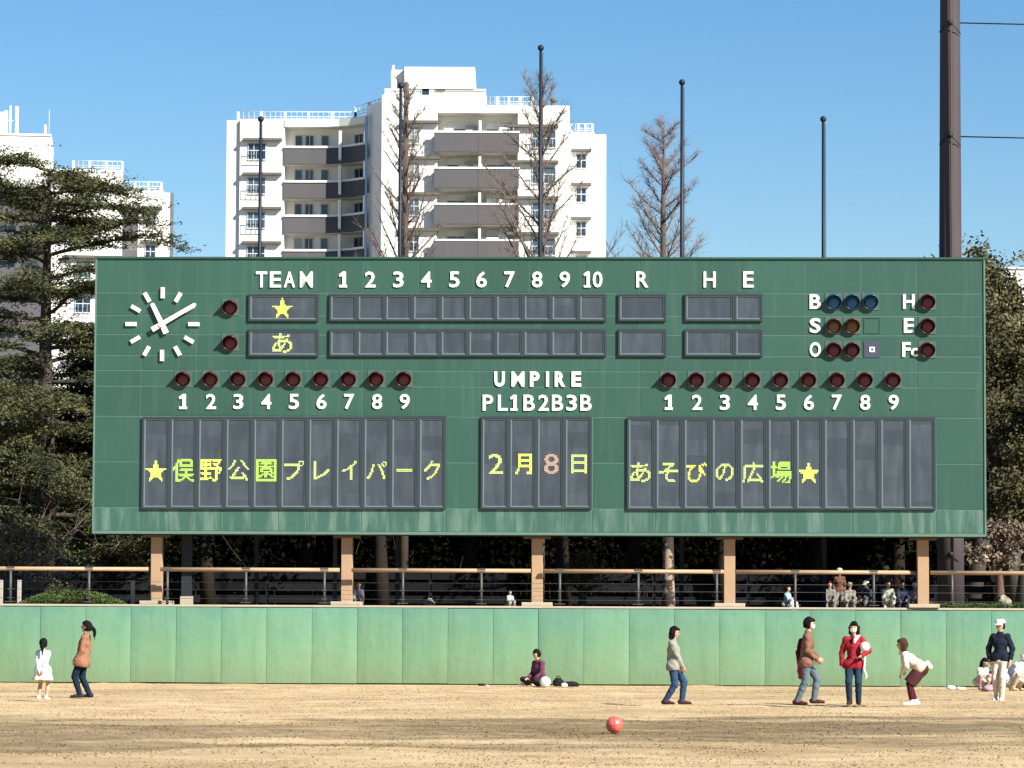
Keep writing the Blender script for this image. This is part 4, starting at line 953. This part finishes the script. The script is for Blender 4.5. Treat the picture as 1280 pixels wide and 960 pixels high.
def person(loc, rz, H, label, hip, ank, wr, lean=0, side=0, head=(0,0), foot=(8,-8), kpole=((1,.1,0),(1,-.1,0)), epole=((-1,.6,-.4),(-1,-.6,-.4)), top=None, bot=None, shoe=None, hair='short', hairm=None,
           mask=False, cap=None, wide=1.0, child=False, res=.0125, sleeve=1.0, skirt=None, hemd=0.0, flare=0.0, vest=None, group=None, tops=None, toe_down=(0,0), knees_bare=False, lite=False):
    P = tag(empty('person', loc, rz), label, 'person', group); s = H
    hs = s*(1.18 if child else 1.0)                         # heads are bigger on children
    c, sn = math.cos(R(lean)), math.sin(R(lean)); tl = .30*s
    hipc = np.array([hip[0]*s, side*0, hip[1]*s]); up = np.array([sn, math.sin(R(side)), c]); up /= np.linalg.norm(up); fw = np.array([c, 0, -sn]); lf = np.cross(up, fw); lf /= np.linalg.norm(lf)
    hw, sw = .050*s, .086*s*wide
    chest = hipc+up*.20*s+fw*.005*s; neckb = hipc+up*.305*s; HP = {1: hipc+lf*hw, -1: hipc-lf*hw}; SH = {1: hipc+up*.285*s+lf*sw, -1: hipc+up*.285*s-lf*sw}
    hp, hy = R(head[0]+lean*.35), R(head[1]); hup = np.array([math.sin(hp), 0, math.cos(hp)]); headc = neckb+hup*.052*s+hup*.063*hs
    hfw = np.array([math.cos(hp)*math.cos(hy), math.sin(hy), -math.sin(hp)*math.cos(hy)]); hlf = np.cross(hup, hfw); hlf /= np.linalg.norm(hlf); hfw = np.cross(hlf, hup)
    RM = np.stack([hfw, hlf, hup], 1)
    b = []; J = {}
    b.append(('c', (hipc+up*.0*s+lf*.022*s, hipc-lf*.022*s, .072*s*wide, .072*s*wide), .03)); b.append(('c', (hipc+up*.03*s, chest, .056*s*wide, .062*s*wide), .03))
    b.append(('c', (chest+lf*.03*s, chest-lf*.03*s, .058*s*wide, .058*s*wide), .03)); b.append(('c', (SH[1]-up*.012*s, SH[-1]-up*.012*s, .040*s, .040*s), .03))
    b.append(('c', (neckb-up*.03*s, headc-hup*.02*s, .034*s, .030*s), .02))
    for sg, i in ((1,0),(-1,1)):
        a = np.array(ank[i], float)*s; kn, a = ik(HP[sg], a, .245*s, .245*s, kpole[i]); J['k',sg] = kn; J['a',sg] = a
        b.append(('c', (HP[sg], kn, .052*s, .034*s), .02)); b.append(('c', (kn, kn*.6+a*.4, .033*s, .032*s), .015)); b.append(('c', (kn*.6+a*.4, a, .032*s, .019*s), .015))
        fy = R(foot[i]); td = R(toe_down[i]); fd = np.array([math.cos(fy)*math.cos(td), math.sin(fy)*math.cos(td), -math.sin(td)]); J['fd',sg] = fd
        b.append(('c', (a-np.array([0,0,.018*s])-fd*.02*s, a-np.array([0,0,.024*s])+fd*.10*s, .021*s, .014*s), .015))
        w = np.array(wr[i], float)*s; elb, w = ik(SH[sg], w, .170*s, .150*s, epole[i]); J['e',sg] = elb; J['w',sg] = w
        b.append(('c', (SH[sg]-up*.012*s, elb, .031*s, .024*s), .02)); b.append(('c', (elb, w, .024*s, .0165*s), .012))
        hd = (w-elb)/np.linalg.norm(w-elb); J['hd',sg] = hd; pn = np.cross(hd, fw if abs(hd.dot(fw)) < .9 else up); pn /= np.linalg.norm(pn); sp = np.cross(pn, hd)
        b.append(('c', (w+hd*.01*s+sp*.007*s, w+hd*.042*s+sp*.012*s, .013*s, .012*s), .01)); b.append(('c', (w+hd*.01*s-sp*.007*s, w+hd*.042*s-sp*.010*s, .013*s, .012*s), .01))
        for f, (o_, ln) in enumerate(((-.018,.036),(-.006,.044),(.006,.041),(.018,.031))):
            q0 = w+hd*.048*s+sp*o_*s; q1 = q0+(hd+sp*o_*7)*ln*.55*s; q2 = q1+(hd*.8+pn*.45*sg)*ln*.5*s; b.append(('c', (q0,q1,.0064*s,.0058*s), .004)); b.append(('c', (q1,q2,.0058*s,.005*s), .003))
        t0 = w+hd*.018*s-sp*.018*s; t1 = t0+(hd*.5-sp*.85)*.03*s; b.append(('c', (t0,t1,.0075*s,.0068*s), .006)); b.append(('c', (t1,t1+(hd*.9-sp*.2)*.022*s,.0066*s,.0058*s), .003))
    hr = np.array([.058,.047,.068])*hs; b.append(('e', (headc, hr, RM), .012)); b.append(('c', (headc+hfw*.018*hs-hup*.030*hs, headc+hfw*.036*hs-hup*.048*hs, .030*hs, .018*hs), .015))   # jaw
    b.append(('c', (headc+hfw*.055*hs+hup*.004*hs, headc+hfw*.066*hs-hup*.014*hs, .006*hs, .010*hs), .006))
    for sg in (1,-1): b.append(('e', (headc+hlf*sg*.047*hs-hup*.008*hs, np.array([.012,.006,.018])*hs, RM), .004))
    link('body', sdf_mesh('body', b, res, (lambda X,Y,Z: -Z,)), SKIN, P)
    if not lite:
        for sg in (1,-1): MB().ball(headc+hfw*.0535*hs+hlf*sg*.020*hs+hup*.006*hs, .0075*hs, 8, 6).build('eye', EYE, P)
        if not mask: MB().ball(headc+hfw*.0525*hs-hup*.034*hs, .012*hs, 8, 6, (.5,1,.35)).build('mouth', LIP, P)
    # --- upper garment
    if top:
        o = .010+.003*wide; t = []; he = hipc-up*hemd*s
        t.append(('c', (he+lf*.045*s, he-lf*.045*s, .078*s*wide+o+flare, .078*s*wide+o+flare), .04)); t.append(('c', (hipc+up*.04*s, chest, .068*s*wide+o+flare*.5, .066*s*wide+o), .04))
        t.append(('c', (chest+lf*.035*s, chest-lf*.035*s, .060*s*wide+o, .060*s*wide+o), .03)); t.append(('c', (SH[1]-up*.014*s, SH[-1]-up*.014*s, .036*s+o, .036*s+o), .03)); t.append(('c', (neckb-up*.02*s, neckb+up*.012*s, .038*s+o, .034*s+o), .02))
        for sg in (1,-1):
            t.append(('c', (SH[sg]-up*.01*s, J['e',sg], .036*s+o*.9, .029*s+o*.8), .02))
            if sleeve > .5: e_ = J['e',sg]; w = J['w',sg]; t.append(('c', (e_, e_+(w-e_)*min(.97,(sleeve-.5)*2), .029*s+o*.8, .023*s+o*.7), .015))
        cz = he-up*.045*s
        cut = [lambda X,Y,Z: -((X-cz[0])*up[0]+(Y-cz[1])*up[1]+(Z-cz[2])*up[2]) - 0*X if True else X]
        arms = [J['e',1], J['w',1], J['e',-1], J['w',-1]]
        def hemcut(X, Y, Z):                                  # cut the hem, but leave sleeves that hang past it
            d = -((X-cz[0])*up[0]+(Y-cz[1])*up[1]+(Z-cz[2])*up[2]); near = np.full(X.shape, 9.)
            for sg in (1,-1):
                A, B = J['e',sg], J['w',sg]; ab = B-A; tt = np.clip(((X-A[0])*ab[0]+(Y-A[1])*ab[1]+(Z-A[2])*ab[2])/ab.dot(ab), 0, 1)
                near = np.minimum(near, np.sqrt((X-A[0]-tt*ab[0])**2+(Y-A[1]-tt*ab[1])**2+(Z-A[2]-tt*ab[2])**2))
            return np.where(near < .026*s+o, -.02, d)
        link('top', sdf_mesh('top', t, res, (hemcut, lambda X,Y,Z: .004-Z), .006, top), None, P)
        if vest:                                             # second layer on the back and sides, or the front
            v = [('c', (hipc+up*.03*s-fw*.012*s+lf*.03*s, hipc+up*.03*s-fw*.012*s-lf*.03*s, .08*s+o, .08*s+o), .03), ('c', (chest-fw*.014*s+lf*.03*s, chest-fw*.014*s-lf*.03*s, .074*s+o+.012, .074*s+o+.012), .03), ('c', (SH[1]-up*.03*s-fw*.01*s, SH[-1]-up*.03*s-fw*.01*s, .045*s+o, .045*s+o), .03)]
            link('vest', sdf_mesh('vest', v, res, (lambda X,Y,Z: (X-hipc[0])*fw[0]+(Z-hipc[2])*fw[2]-.02*s,), .003, vest), None, P)
    # --- lower garment
    if bot:
        o = .012; t = [('c', (hipc+lf*.022*s-up*.01*s, hipc-lf*.022*s-up*.01*s, .073*s*wide+o*.6, .073*s*wide+o*.6), .03), ('c', (hipc, hipc+up*.04*s, .072*s*wide+o, .068*s*wide+o*.6), .03)]
        for sg in (1,-1):
            k, a = J['k',sg], J['a',sg]
            if skirt: continue
            t.append(('c', (HP[sg], k, .056*s+o*.8, .037*s+o*.8), .02)); t.append(('c', (k, k*.6+a*.4, .037*s+o*.8, .034*s+o*.8), .015)); t.append(('c', (k*.6+a*.4, a+(k-a)*.03, .034*s+o*.8, .029*s+o*.8), .015))
        if skirt:
            dn = np.array([0,0,-1.]) if lean < 30 else (J['k',1]+J['k',-1])/2-hipc; dn /= np.linalg.norm(dn); e_ = hipc+dn*skirt[0]*s
            t.append(('c', (hipc+lf*.03*s, e_+lf*.045*s, .075*s+o, skirt[1]*s), .03)); t.append(('c', (hipc-lf*.03*s, e_-lf*.045*s, .075*s+o, skirt[1]*s), .03))
            sk = lambda X,Y,Z: (X-e_[0])*dn[0]+(Y-e_[1])*dn[1]+(Z-e_[2])*dn[2]
            link('skirt', sdf_mesh('skirt', t, res, (sk,), .004, bot), None, P)
        else: link('trousers', sdf_mesh('trousers', t, res, (lambda X,Y,Z: .006-Z, lambda X,Y,Z: np.minimum((X-hipc[0])*up[0]+(Y-hipc[1])*up[1]+(Z-hipc[2])*up[2]-.012*s, .12*s-np.sqrt((X-hipc[0])**2+(Y-hipc[1])**2+(Z-hipc[2])**2))), .0035, bot), None, P)
    if shoe:
        for sg in (1,-1):
            a, fd = J['a',sg], J['fd',sg]; z = np.array([0,0,1.]); q = [('c', (a-z*.010*s-fd*.024*s, a-z*.020*s+fd*.055*s, .031*s, .025*s), .015), ('c', (a-z*.020*s+fd*.055*s, a-z*.024*s+fd*.110*s, .025*s, .018*s), .015), ('c', (a-z*.0*s, a+z*.02*s, .029*s, .029*s), .01)]
            zc = a[2]-.040*s; link('shoe', sdf_mesh('shoe', q, res*.8, (lambda X,Y,Z: zc+.001-Z if toe_down[0 if sg == 1 else 1] == 0 else -1+0*Z,), 0, shoe), None, P)
    # --- hair, cap, mask
    hm = hairm or HAIRB; q = [('e', (headc-hfw*.008*hs+hup*.008*hs, hr+np.array([.010,.010,.009])*hs, RM), .01), *([] if cap else [('e', (headc+hfw*.022*hs+hup*.044*hs+hlf*.012*hs, np.array([.036,.042,.028])*hs, RM), .01)]), ('e', (headc-hfw*.03*hs-hup*.022*hs, np.array([.040,.046,.05])*hs, RM), .015)]
    face = lambda X,Y,Z: np.minimum(((X-headc[0])*hfw[0]+(Y-headc[1])*hfw[1]+(Z-headc[2])*hfw[2])-.018*hs, .030*hs-((X-headc[0])*hup[0]+(Y-headc[1])*hup[1]+(Z-headc[2])*hup[2]))
    low = lambda X,Y,Z: -((X-headc[0])*hup[0]+(Y-headc[1])*hup[1]+(Z-headc[2])*hup[2])-.052*hs
    cuts = [face]
    if hair == 'short': cuts.append(low)
    else:
        if hair == 'long':
            for yy in (-.036,-.012,.014,.036): q.append(('c', (headc-hfw*.03*hs+hlf*yy*hs, headc-hfw*.045*hs+hlf*yy*1.2*hs-np.array([0,0,.155*hs]), .030*hs, .020*hs), .015))
            for sg in (1,-1): q.append(('c', (headc+hlf*sg*.045*hs, headc+hlf*sg*.047*hs-np.array([0,0,.09*hs])+hfw*.005*hs, .020*hs, .013*hs), .012))
        if hair == 'bob':
            for yy in (-.036,0,.036): q.append(('c', (headc-hfw*.02*hs+hlf*yy*hs, headc-hfw*.03*hs+hlf*yy*1.1*hs-hup*.065*hs, .036*hs, .030*hs), .015))
            for sg in (1,-1): q.append(('c', (headc+hlf*sg*.042*hs, headc+hlf*sg*.045*hs-hup*.062*hs+hfw*.008*hs, .022*hs, .017*hs), .012))
        if hair == 'tail':
            e0 = headc-hfw*.062*hs+hup*.01*hs; q.append(('c', (e0, e0-hfw*.045*hs-np.array([0,0,.06*hs]), .024*hs, .026*hs), .01)); q.append(('c', (e0-hfw*.045*hs-np.array([0,0,.06*hs]), e0-hfw*.05*hs-np.array([0,0,.17*hs]), .026*hs, .008*hs), .01)); cuts.append(lambda X,Y,Z: np.minimum(low(X,Y,Z), (X-headc[0])*hfw[0]+(Y-headc[1])*hfw[1]+(Z-headc[2])*hfw[2]+.045*hs))
    link('hair', sdf_mesh('hair', q, res*.8, cuts, .006, hm), None, P)
    if cap:
        kc = headc+hup*.026*hs; q = [('e', (kc, np.array([.074,.066,.056])*hs, RM), .01)]
        link('cap', sdf_mesh('cap', q, res*.8, (lambda X,Y,Z: -((X-kc[0])*hup[0]+(Y-kc[1])*hup[1]+(Z-kc[2])*hup[2]),), 0, cap), None, P)
        br = MB(); V = []; n = 9
        for i in range(n):
            an = -1.15+2.3*i/(n-1); r0_, r1_ = .060*hs, .118*hs
            for rr, dz in ((r0_,.0),(r1_,-.012*hs),(r1_,-.018*hs),(r0_,-.006*hs)):
                p = kc+hfw*rr*math.cos(an)+hlf*(.9*.06*hs*math.sin(an)*(1.15 if rr > r0_ else 1))+hup*dz; V.append(tuple(p))
        F = [(i*4+j, i*4+(j+1)%4, i*4+4+(j+1)%4, i*4+4+j) for i in range(n-1) for j in range(4)]+[(0,1,2,3)[::-1], tuple((n-1)*4+j for j in range(4))]
        br.v, br.f, br.sm = V, F, [0]*len(F); br.build('cap_brim', cap, P)
    if mask: q = [('e', (headc+hfw*.038*hs-hup*.022*hs, np.array([.030,.040,.031])*hs, RM), .01)]; link('mask', sdf_mesh('mask', q, res*.6, (), 0, MASK), None, P)
    P['_j'] = 0; del P['_j']; return P, J, headc, s
def foot_at(px, py): g = ground(px, py); return (g.x, g.y, 0)
PB = HAIRB
# 1 the girl
person(foot_at(53,875.5), R(80), 1.18, 'small girl in white with her hands behind her back', (0,.50), ((-.01,.062,.045),(.01,-.062,.045)), ((-.10,.03,.47),(-.10,-.03,.46)), head=(4,12),
       top=cloth('pale_blue_white', (.55,.62,.70), .1), bot=cloth('cream', (.60,.55,.42), .08), skirt=(.17,.135), shoe=cloth('cream_shoe', (.75,.66,.50)), hair='tail', child=True, epole=((-.5,1,0),(-.5,-1,0)), flare=.02, hemd=.02)
# 2 the woman in the brown jacket
person(foot_at(104,872.5), R(172), 1.54, 'woman in a loose tan jacket and dark jeans with a long ponytail', (.02,.51), ((.035,.045,.045),(-.075,-.045,.045)), ((.07,.12,.50),(.05,-.12,.50)), lean=-9, head=(2,0),
       top=cloth('tan', (.24,.115,.07)), bot=cloth('dark_jeans', (.008,.018,.03)), shoe=cloth('dark_shoe', (.03,.03,.04)), hair='tail', flare=.036, hemd=.055, wide=.98)
# 3 the woman sitting against the wall
P3, J3, h3, s3 = person(foot_at(674,858), R(215), 1.56, 'woman in a purple shirt sitting cross legged by the wall', (-.02,.085), ((.20,-.07,.05),(.19,.07,.045)), ((.17,.10,.12),(.17,-.06,.13)), lean=8, head=(14,0), kpole=((.3,1,.25),(.3,-1,.25)),
       foot=(-60,60), top=cloth('purple_check', (.10,.035,.065), .5), bot=cloth('dark_brown', (.035,.018,.022)), shoe=cloth('pale_shoe', (.5,.36,.28)), hair='short', wide=1.12, hemd=-.02)
def ball(name, px, py, r, lab, mat, mat2=None, z=0):
    g = ground(px, py); o = tag(empty(name, (g.x, g.y, z)), lab, 'ball'); n = 14
    MB().ball((0,0,r), r, 20, 14).build('ball_skin', mat, o)
    mb = MB()
    for k in range(3): mb.tube([(math.cos(t)*r*1.004*(1 if k != 1 else 0)+0, math.sin(t)*r*1.004 if k != 2 else 0, r+(math.cos(t)*r*1.004 if k == 1 else (math.sin(t)*r*1.004 if k == 2 else 0))) for t in [i*2*math.pi/24 for i in range(25)]], .0035, 4, False)
    mb.build('seam', mat2 or mat, o); return o
ball('play_ball', 681.5, 859, .125, 'white ball resting on the ground against the seated woman in purple', simple('ball_white', (.85,.85,.80), .5, .04), simple('seam_grey', (.6,.6,.58), .6))
rb = ball('play_ball', 768, 916, .118, 'red rubber ball lying alone on the field in front', simple('ball_red', (.62,.115,.085), .30, .10, spec=.7), simple('ball_red_dark', (.42,.07,.05), .4), -.005)
def bag(name, px, py, w, h, d, lab, col, cat='bag', strap=True, z=0, Y=None, rz=.3):
    g = ground(px, py) if Y is None else at(px, py, Y); o = tag(empty(name, (g.x, g.y, z), rz), lab, cat); m = cloth('bag_%d_%d_%d' % tuple(int(c*255) for c in col), col)
    pr = [('e', ((0,0,h*.42), (w*.5,d*.5,h*.46)), .02), ('e', ((-w*.2,0,h*.3), (w*.32,d*.55,h*.32)), .04), ('e', ((w*.24,.01,h*.28), (w*.3,d*.5,h*.30)), .04)]
    link('bag_body', sdf_mesh('bag_body', pr, max(.012, w/30), (lambda X,Y_,Z: .004-Z,), .006, m), None, o)
    if strap: MB().tube([(-w*.22,0,h*.7),(-w*.12,-.01,h*1.05),(w*.12,-.01,h*1.05),(w*.22,0,h*.7)], .012, 5).build('strap', m, o)
    return o
bag('shoulder_bag', 698, 858, .26, .24, .2, 'upright black bag with a strap just right of the seated woman', (.012,.012,.012), rz=.4)
bag('jacket_heap', 713, 858.5, .42, .15, .26, 'flat heap of black clothing at the foot of the wall', (.015,.012,.012), 'clothes', False)
bag('food_box', 705.5, 858.8, .13, .12, .1, 'small pale carrier bag leaning on the black heap', (.75,.78,.60), 'bag', False)
bag('cap_on_ground', 602, 857.5, .16, .07, .12, 'tiny black cap left on the grass by the wall', (.012,.014,.012), 'cap', False); bag('paper_scrap', 609, 858.3, .09, .04, .07, 'crumpled pale wrapper beside the tiny black cap', (.7,.62,.48), 'wrapper', False)
bag('plastic_bag', 1189, 861.5, .20, .10, .16, 'white plastic bag on the grass, left one of two', (.78,.76,.66), 'bag', False); bag('plastic_bag', 1201, 862, .22, .07, .14, 'white plastic bag on the grass, flatter right one of two', (.78,.76,.66), 'bag', False)
# 4 the woman in the grey cardigan
P4, J4, h4, s4 = person(foot_at(842,881), R(-12), 1.50, 'woman in a grey cardigan and blue jeans stepping to the right', (0,.50), ((.095,.06,.045),(-.10,-.05,.045)), ((.10,.03,.49),(.13,-.05,.47)), lean=-2, head=(12,0),
       top=cloth('light_grey', (.22,.22,.185)), bot=cloth('blue_jeans', (.025,.05,.10)), shoe=cloth('dark_boot', (.06,.02,.022)), hair='bob', wide=1.08, hemd=.02, epole=((-1,.3,-.3),(-1,-.3,-.3)))
# 5 the man in the rust jumper
P5, J5, h5, s5 = person(foot_at(1009,881.5), R(-8), 1.66, 'man in a rust jumper, light jeans and white mask walking right', (-.01,.515), ((.075,.05,.06),(-.115,-.05,.045)), ((.12,.05,.55),(.11,-.06,.53)), lean=4, head=(6,0),
       top=cloth('rust_grey', (.17,.09,.06), .5), hemd=.03, bot=cloth('light_jeans', (.09,.125,.145)), shoe=cloth('brown_shoe', (.05,.018,.015)), hair='short', mask=True, toe_down=(0,0))
# red jacket and bag hanging behind him
def hanging(par, pts, name, mat, res=.014): return link(name, sdf_mesh(name, pts, res, (), .006, mat), None, par)
g = foot_at(1001.5,881); t = tag(empty('shoulder_bag', (g[0], g[1]-.0, 0)), 'dark maroon bag with a red jacket, slung behind the man in rust', 'bag')
MR = cloth('maroon', (.05,.008,.014)); RD = cloth('bright_red', (.36,.03,.035))
hanging(t, [('c', ((0,0,1.22),(-.01,0,.98),.055,.09), .03), ('c', ((-.01,0,.98),(0,0,.86),.09,.085), .03)], 'bag_body', MR)
hanging(t, [('c', ((0,-.03,.82),(.01,-.03,.62),.085,.075), .03), ('c', ((.05,-.04,.80),(.06,-.04,.70),.05,.05), .03), ('c', ((-.02,-.03,.64),(-.02,-.03,.53),.06,.04), .03)], 'jacket', RD)
MB().tube([(0,-.02,1.2),(.06,-.02,1.36),(.14,-.0,1.40)], .016, 5).build('strap', MR, t)
# 6 the woman in the red jacket
P6, J6, h6, s6 = person(foot_at(1067.5,881.5), R(-100), 1.58, 'woman in a red jacket and white mask with a white ball on her arm', (0,.515), ((.0,.055,.045),(.03,-.050,.045)), ((.13,.10,.60),(.02,-.145,.49)), lean=0, head=(4,-8),
       top=cloth('red_jacket', (.26,.018,.028)), bot=cloth('mid_jeans', (.016,.036,.062)), shoe=cloth('brown_boot', (.05,.016,.008)), hair='bob', hairm=HAIRB, mask=True, wide=1.08, hemd=.03, epole=((-.6,1,-.4),(-.6,-1,-.4)))
g = foot_at(1080,881.5); o = tag(empty('held_ball', (g[0], g[1]-.20, 1.12)), 'white ball tucked on the arm of the woman in red', 'ball'); MB().ball((0,0,0), .095, 16, 10).build('ball_skin', simple('ball_white', (.85,.85,.80), .5), o)
MB().tube([(0,0,-.03-.05),(.0,-.0,-.25),(-.02,0,-.42),(.03,0,-.56),(.0,0,-.62)], .018, 6).build('cord', simple('ball_white', (.85,.85,.80), .5), o)
m = tag(hanging(None, [('c', ((0,0,0),(-.03,0,-.09),.045,.035), .02), ('c', ((.05,0,.02),(-.02,0,-.05),.03,.03), .02)], 'neck_scarf', cloth('pale_pink', (.72,.52,.48)), .01), 'pale pink scarf at the neck of the woman in red', 'scarf'); m.location = (foot_at(1068,881.5)[0]+.02, foot_at(1068,881.5)[1]-.13, 1.30)
# 7 the bending person
P7, J7, h7, s7 = person(foot_at(1143,882.5), R(176), 1.50, 'person with long brown hair and a cream top bending forward to the left', (-.09,.47), ((.03,.06,.045),(-.02,-.055,.045)), ((.155,.05,.42),(.15,-.05,.40)), lean=50, head=(-12,0),
       top=cloth('cream_top', (.60,.50,.38), .08), bot=cloth('maroon_brown', (.06,.02,.023)), skirt=(.24,.085), shoe=cloth('white_shoe', (.78,.74,.66)), hair='long', hairm=HAIRBR, hemd=-.02, epole=((-.4,1,.2),(-.4,-1,.2)), kpole=((1,.2,0),(1,-.2,0)), wide=1.02)
for sg in (1,-1):
    e_, w = J7['e',sg], J7['w',sg]; a_ = w+(e_-w)*.12; b_ = w+(e_-w)*.42; MB().tube([tuple(a_), tuple(b_)], .036, 10).build('arm_warmer', cloth('black', (.012,.012,.014)), P7)
for sg in (1,-1):
    k, a_ = J7['k',sg], J7['a',sg]; hanging(P7, [('c', (k, a_+(k-a_)*.25, .060, .055), .02)], 'legging', cloth('dark_maroon', (.055,.012,.018)))
hanging(P7, [('c', ((-.16*1.5,0,.55*1.5),(-.19*1.5,.0,.50*1.5),.045,.06), .02)], 'waist_bow', cloth('pale_green', (.62,.66,.46)))
# 8 the man in the cap
person(foot_at(1251,877), R(-112), 1.65, 'man in a navy jumper, cream trousers and a white cap', (0,.515), ((.07,.028,.045),(-.03,-.052,.045)), ((.05,.135,.50),(.03,-.13,.50)), lean=0, head=(4,-10),
       top=cloth('navy', (.012,.015,.028)), bot=cloth('cream_trouser', (.55,.48,.38), .1), shoe=cloth('pale_sneaker', (.70,.66,.60)), hair='short', cap=simple('cap_white', (.66,.65,.60), .7, .04), wide=1.0, hemd=-.02, sleeve=.9, epole=((-.5,1,0),(-.5,-1,0)))
# 9 and 10, crouching behind him
person(foot_at(1226,863), R(-60), 1.20, 'child in a pale green top crouching by the wall beside the white capped man', (-.06,.16), ((.09,.08,.045),(.08,-.08,.045)), ((.20,.05,.20),(.20,-.05,.18)), lean=28, head=(12,0), child=True,
       top=cloth('pale_mint', (.48,.54,.38), .1), bot=cloth('dusty_pink', (.42,.24,.28)), shoe=cloth('tan_shoe', (.55,.38,.26)), hair='bob', hairm=HAIRB, kpole=((1,.3,.6),(1,-.3,.6)))
person(foot_at(1263,864), R(-35), 1.55, 'person in a loose white hooded top squatting behind the man in the cap', (-.02,.19), ((.08,.09,.045),(.07,-.09,.045)), ((.24,.06,.16),(.24,-.06,.15)), lean=42, head=(20,0),
       top=cloth('white_hood', (.55,.58,.62), .1), bot=cloth('tan_pants', (.55,.42,.26)), shoe=cloth('tan_shoe', (.55,.38,.26)), hair='short', hairm=cloth('white_hood', (.78,.80,.84)), kpole=((1,.35,.6),(1,-.35,.6)), wide=1.35, flare=.03)
bag('rucksack', 1241, 861.5, .46, .50, .3, 'large black rucksack leaning on the wall beside the crouching child', (.014,.010,.016)); bag('pink_blanket', 1240, 864.5, .46, .18, .3, 'heap of dusty pink cloth in front of the black rucksack', (.40,.25,.28), 'cloth', False)
bag('dark_holdall', 1279, 861, .34, .24, .28, 'black holdall cut by the right edge of the picture', (.012,.012,.014))
# people resting on the terrace behind the rail
def sit(px, Yo, lab, topc, botc, H=1.5, hd=None, rz=-90, hairm=None, kid=False, stand=False, lean=12, cap=None, z=0):
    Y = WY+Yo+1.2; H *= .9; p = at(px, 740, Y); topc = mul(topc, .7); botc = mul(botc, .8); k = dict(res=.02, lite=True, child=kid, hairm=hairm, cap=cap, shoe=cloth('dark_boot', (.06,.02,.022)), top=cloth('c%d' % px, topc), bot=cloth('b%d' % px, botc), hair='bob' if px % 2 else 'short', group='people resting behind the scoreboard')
    if stand: person((p.x, Y, TZ), R(rz), H, lab, (0,.515), ((.02,.05,.045),(-.02,-.05,.045)), ((.06,.12,.5),(.05,-.12,.5)), lean=lean, **k)
    else: person((p.x, Y, TZ), R(rz), H, lab, (-.05,.17), ((.16,.08,.045),(.15,-.08,.045)), ((.20,.07,.24),(.20,-.07,.22)), lean=lean, kpole=((1,.3,.7),(1,-.3,.7)), **k)
WH = (.24,.23,.21)
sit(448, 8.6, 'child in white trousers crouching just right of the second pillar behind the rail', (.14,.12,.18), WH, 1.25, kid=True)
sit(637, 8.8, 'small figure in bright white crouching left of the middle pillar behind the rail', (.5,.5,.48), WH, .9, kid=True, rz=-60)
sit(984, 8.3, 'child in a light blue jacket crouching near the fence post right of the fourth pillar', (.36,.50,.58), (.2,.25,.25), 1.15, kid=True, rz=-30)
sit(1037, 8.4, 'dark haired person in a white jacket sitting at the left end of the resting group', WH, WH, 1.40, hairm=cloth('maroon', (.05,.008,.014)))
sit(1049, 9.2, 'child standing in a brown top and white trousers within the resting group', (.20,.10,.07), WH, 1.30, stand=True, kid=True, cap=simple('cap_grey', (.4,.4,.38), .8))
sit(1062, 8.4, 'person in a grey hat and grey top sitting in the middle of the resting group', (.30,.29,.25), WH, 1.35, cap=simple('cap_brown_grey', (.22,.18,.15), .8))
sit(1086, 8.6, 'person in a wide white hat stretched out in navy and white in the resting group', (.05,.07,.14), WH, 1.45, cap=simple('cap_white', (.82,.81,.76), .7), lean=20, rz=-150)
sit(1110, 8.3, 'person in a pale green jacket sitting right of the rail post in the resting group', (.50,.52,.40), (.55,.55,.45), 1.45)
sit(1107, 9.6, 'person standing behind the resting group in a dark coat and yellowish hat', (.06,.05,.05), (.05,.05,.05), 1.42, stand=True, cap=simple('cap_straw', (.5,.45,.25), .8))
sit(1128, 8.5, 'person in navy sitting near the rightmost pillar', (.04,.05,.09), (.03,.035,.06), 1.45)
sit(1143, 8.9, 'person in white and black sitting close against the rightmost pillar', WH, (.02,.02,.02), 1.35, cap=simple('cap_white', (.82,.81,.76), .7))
p = at(992, 745, WY+8); b_ = bag('tote_bag', 992, 745, .26, .34, .16, 'pale tote bag with a loop handle standing beside the child in light blue', (.55,.53,.55), z=TZ, Y=WY+8.0)
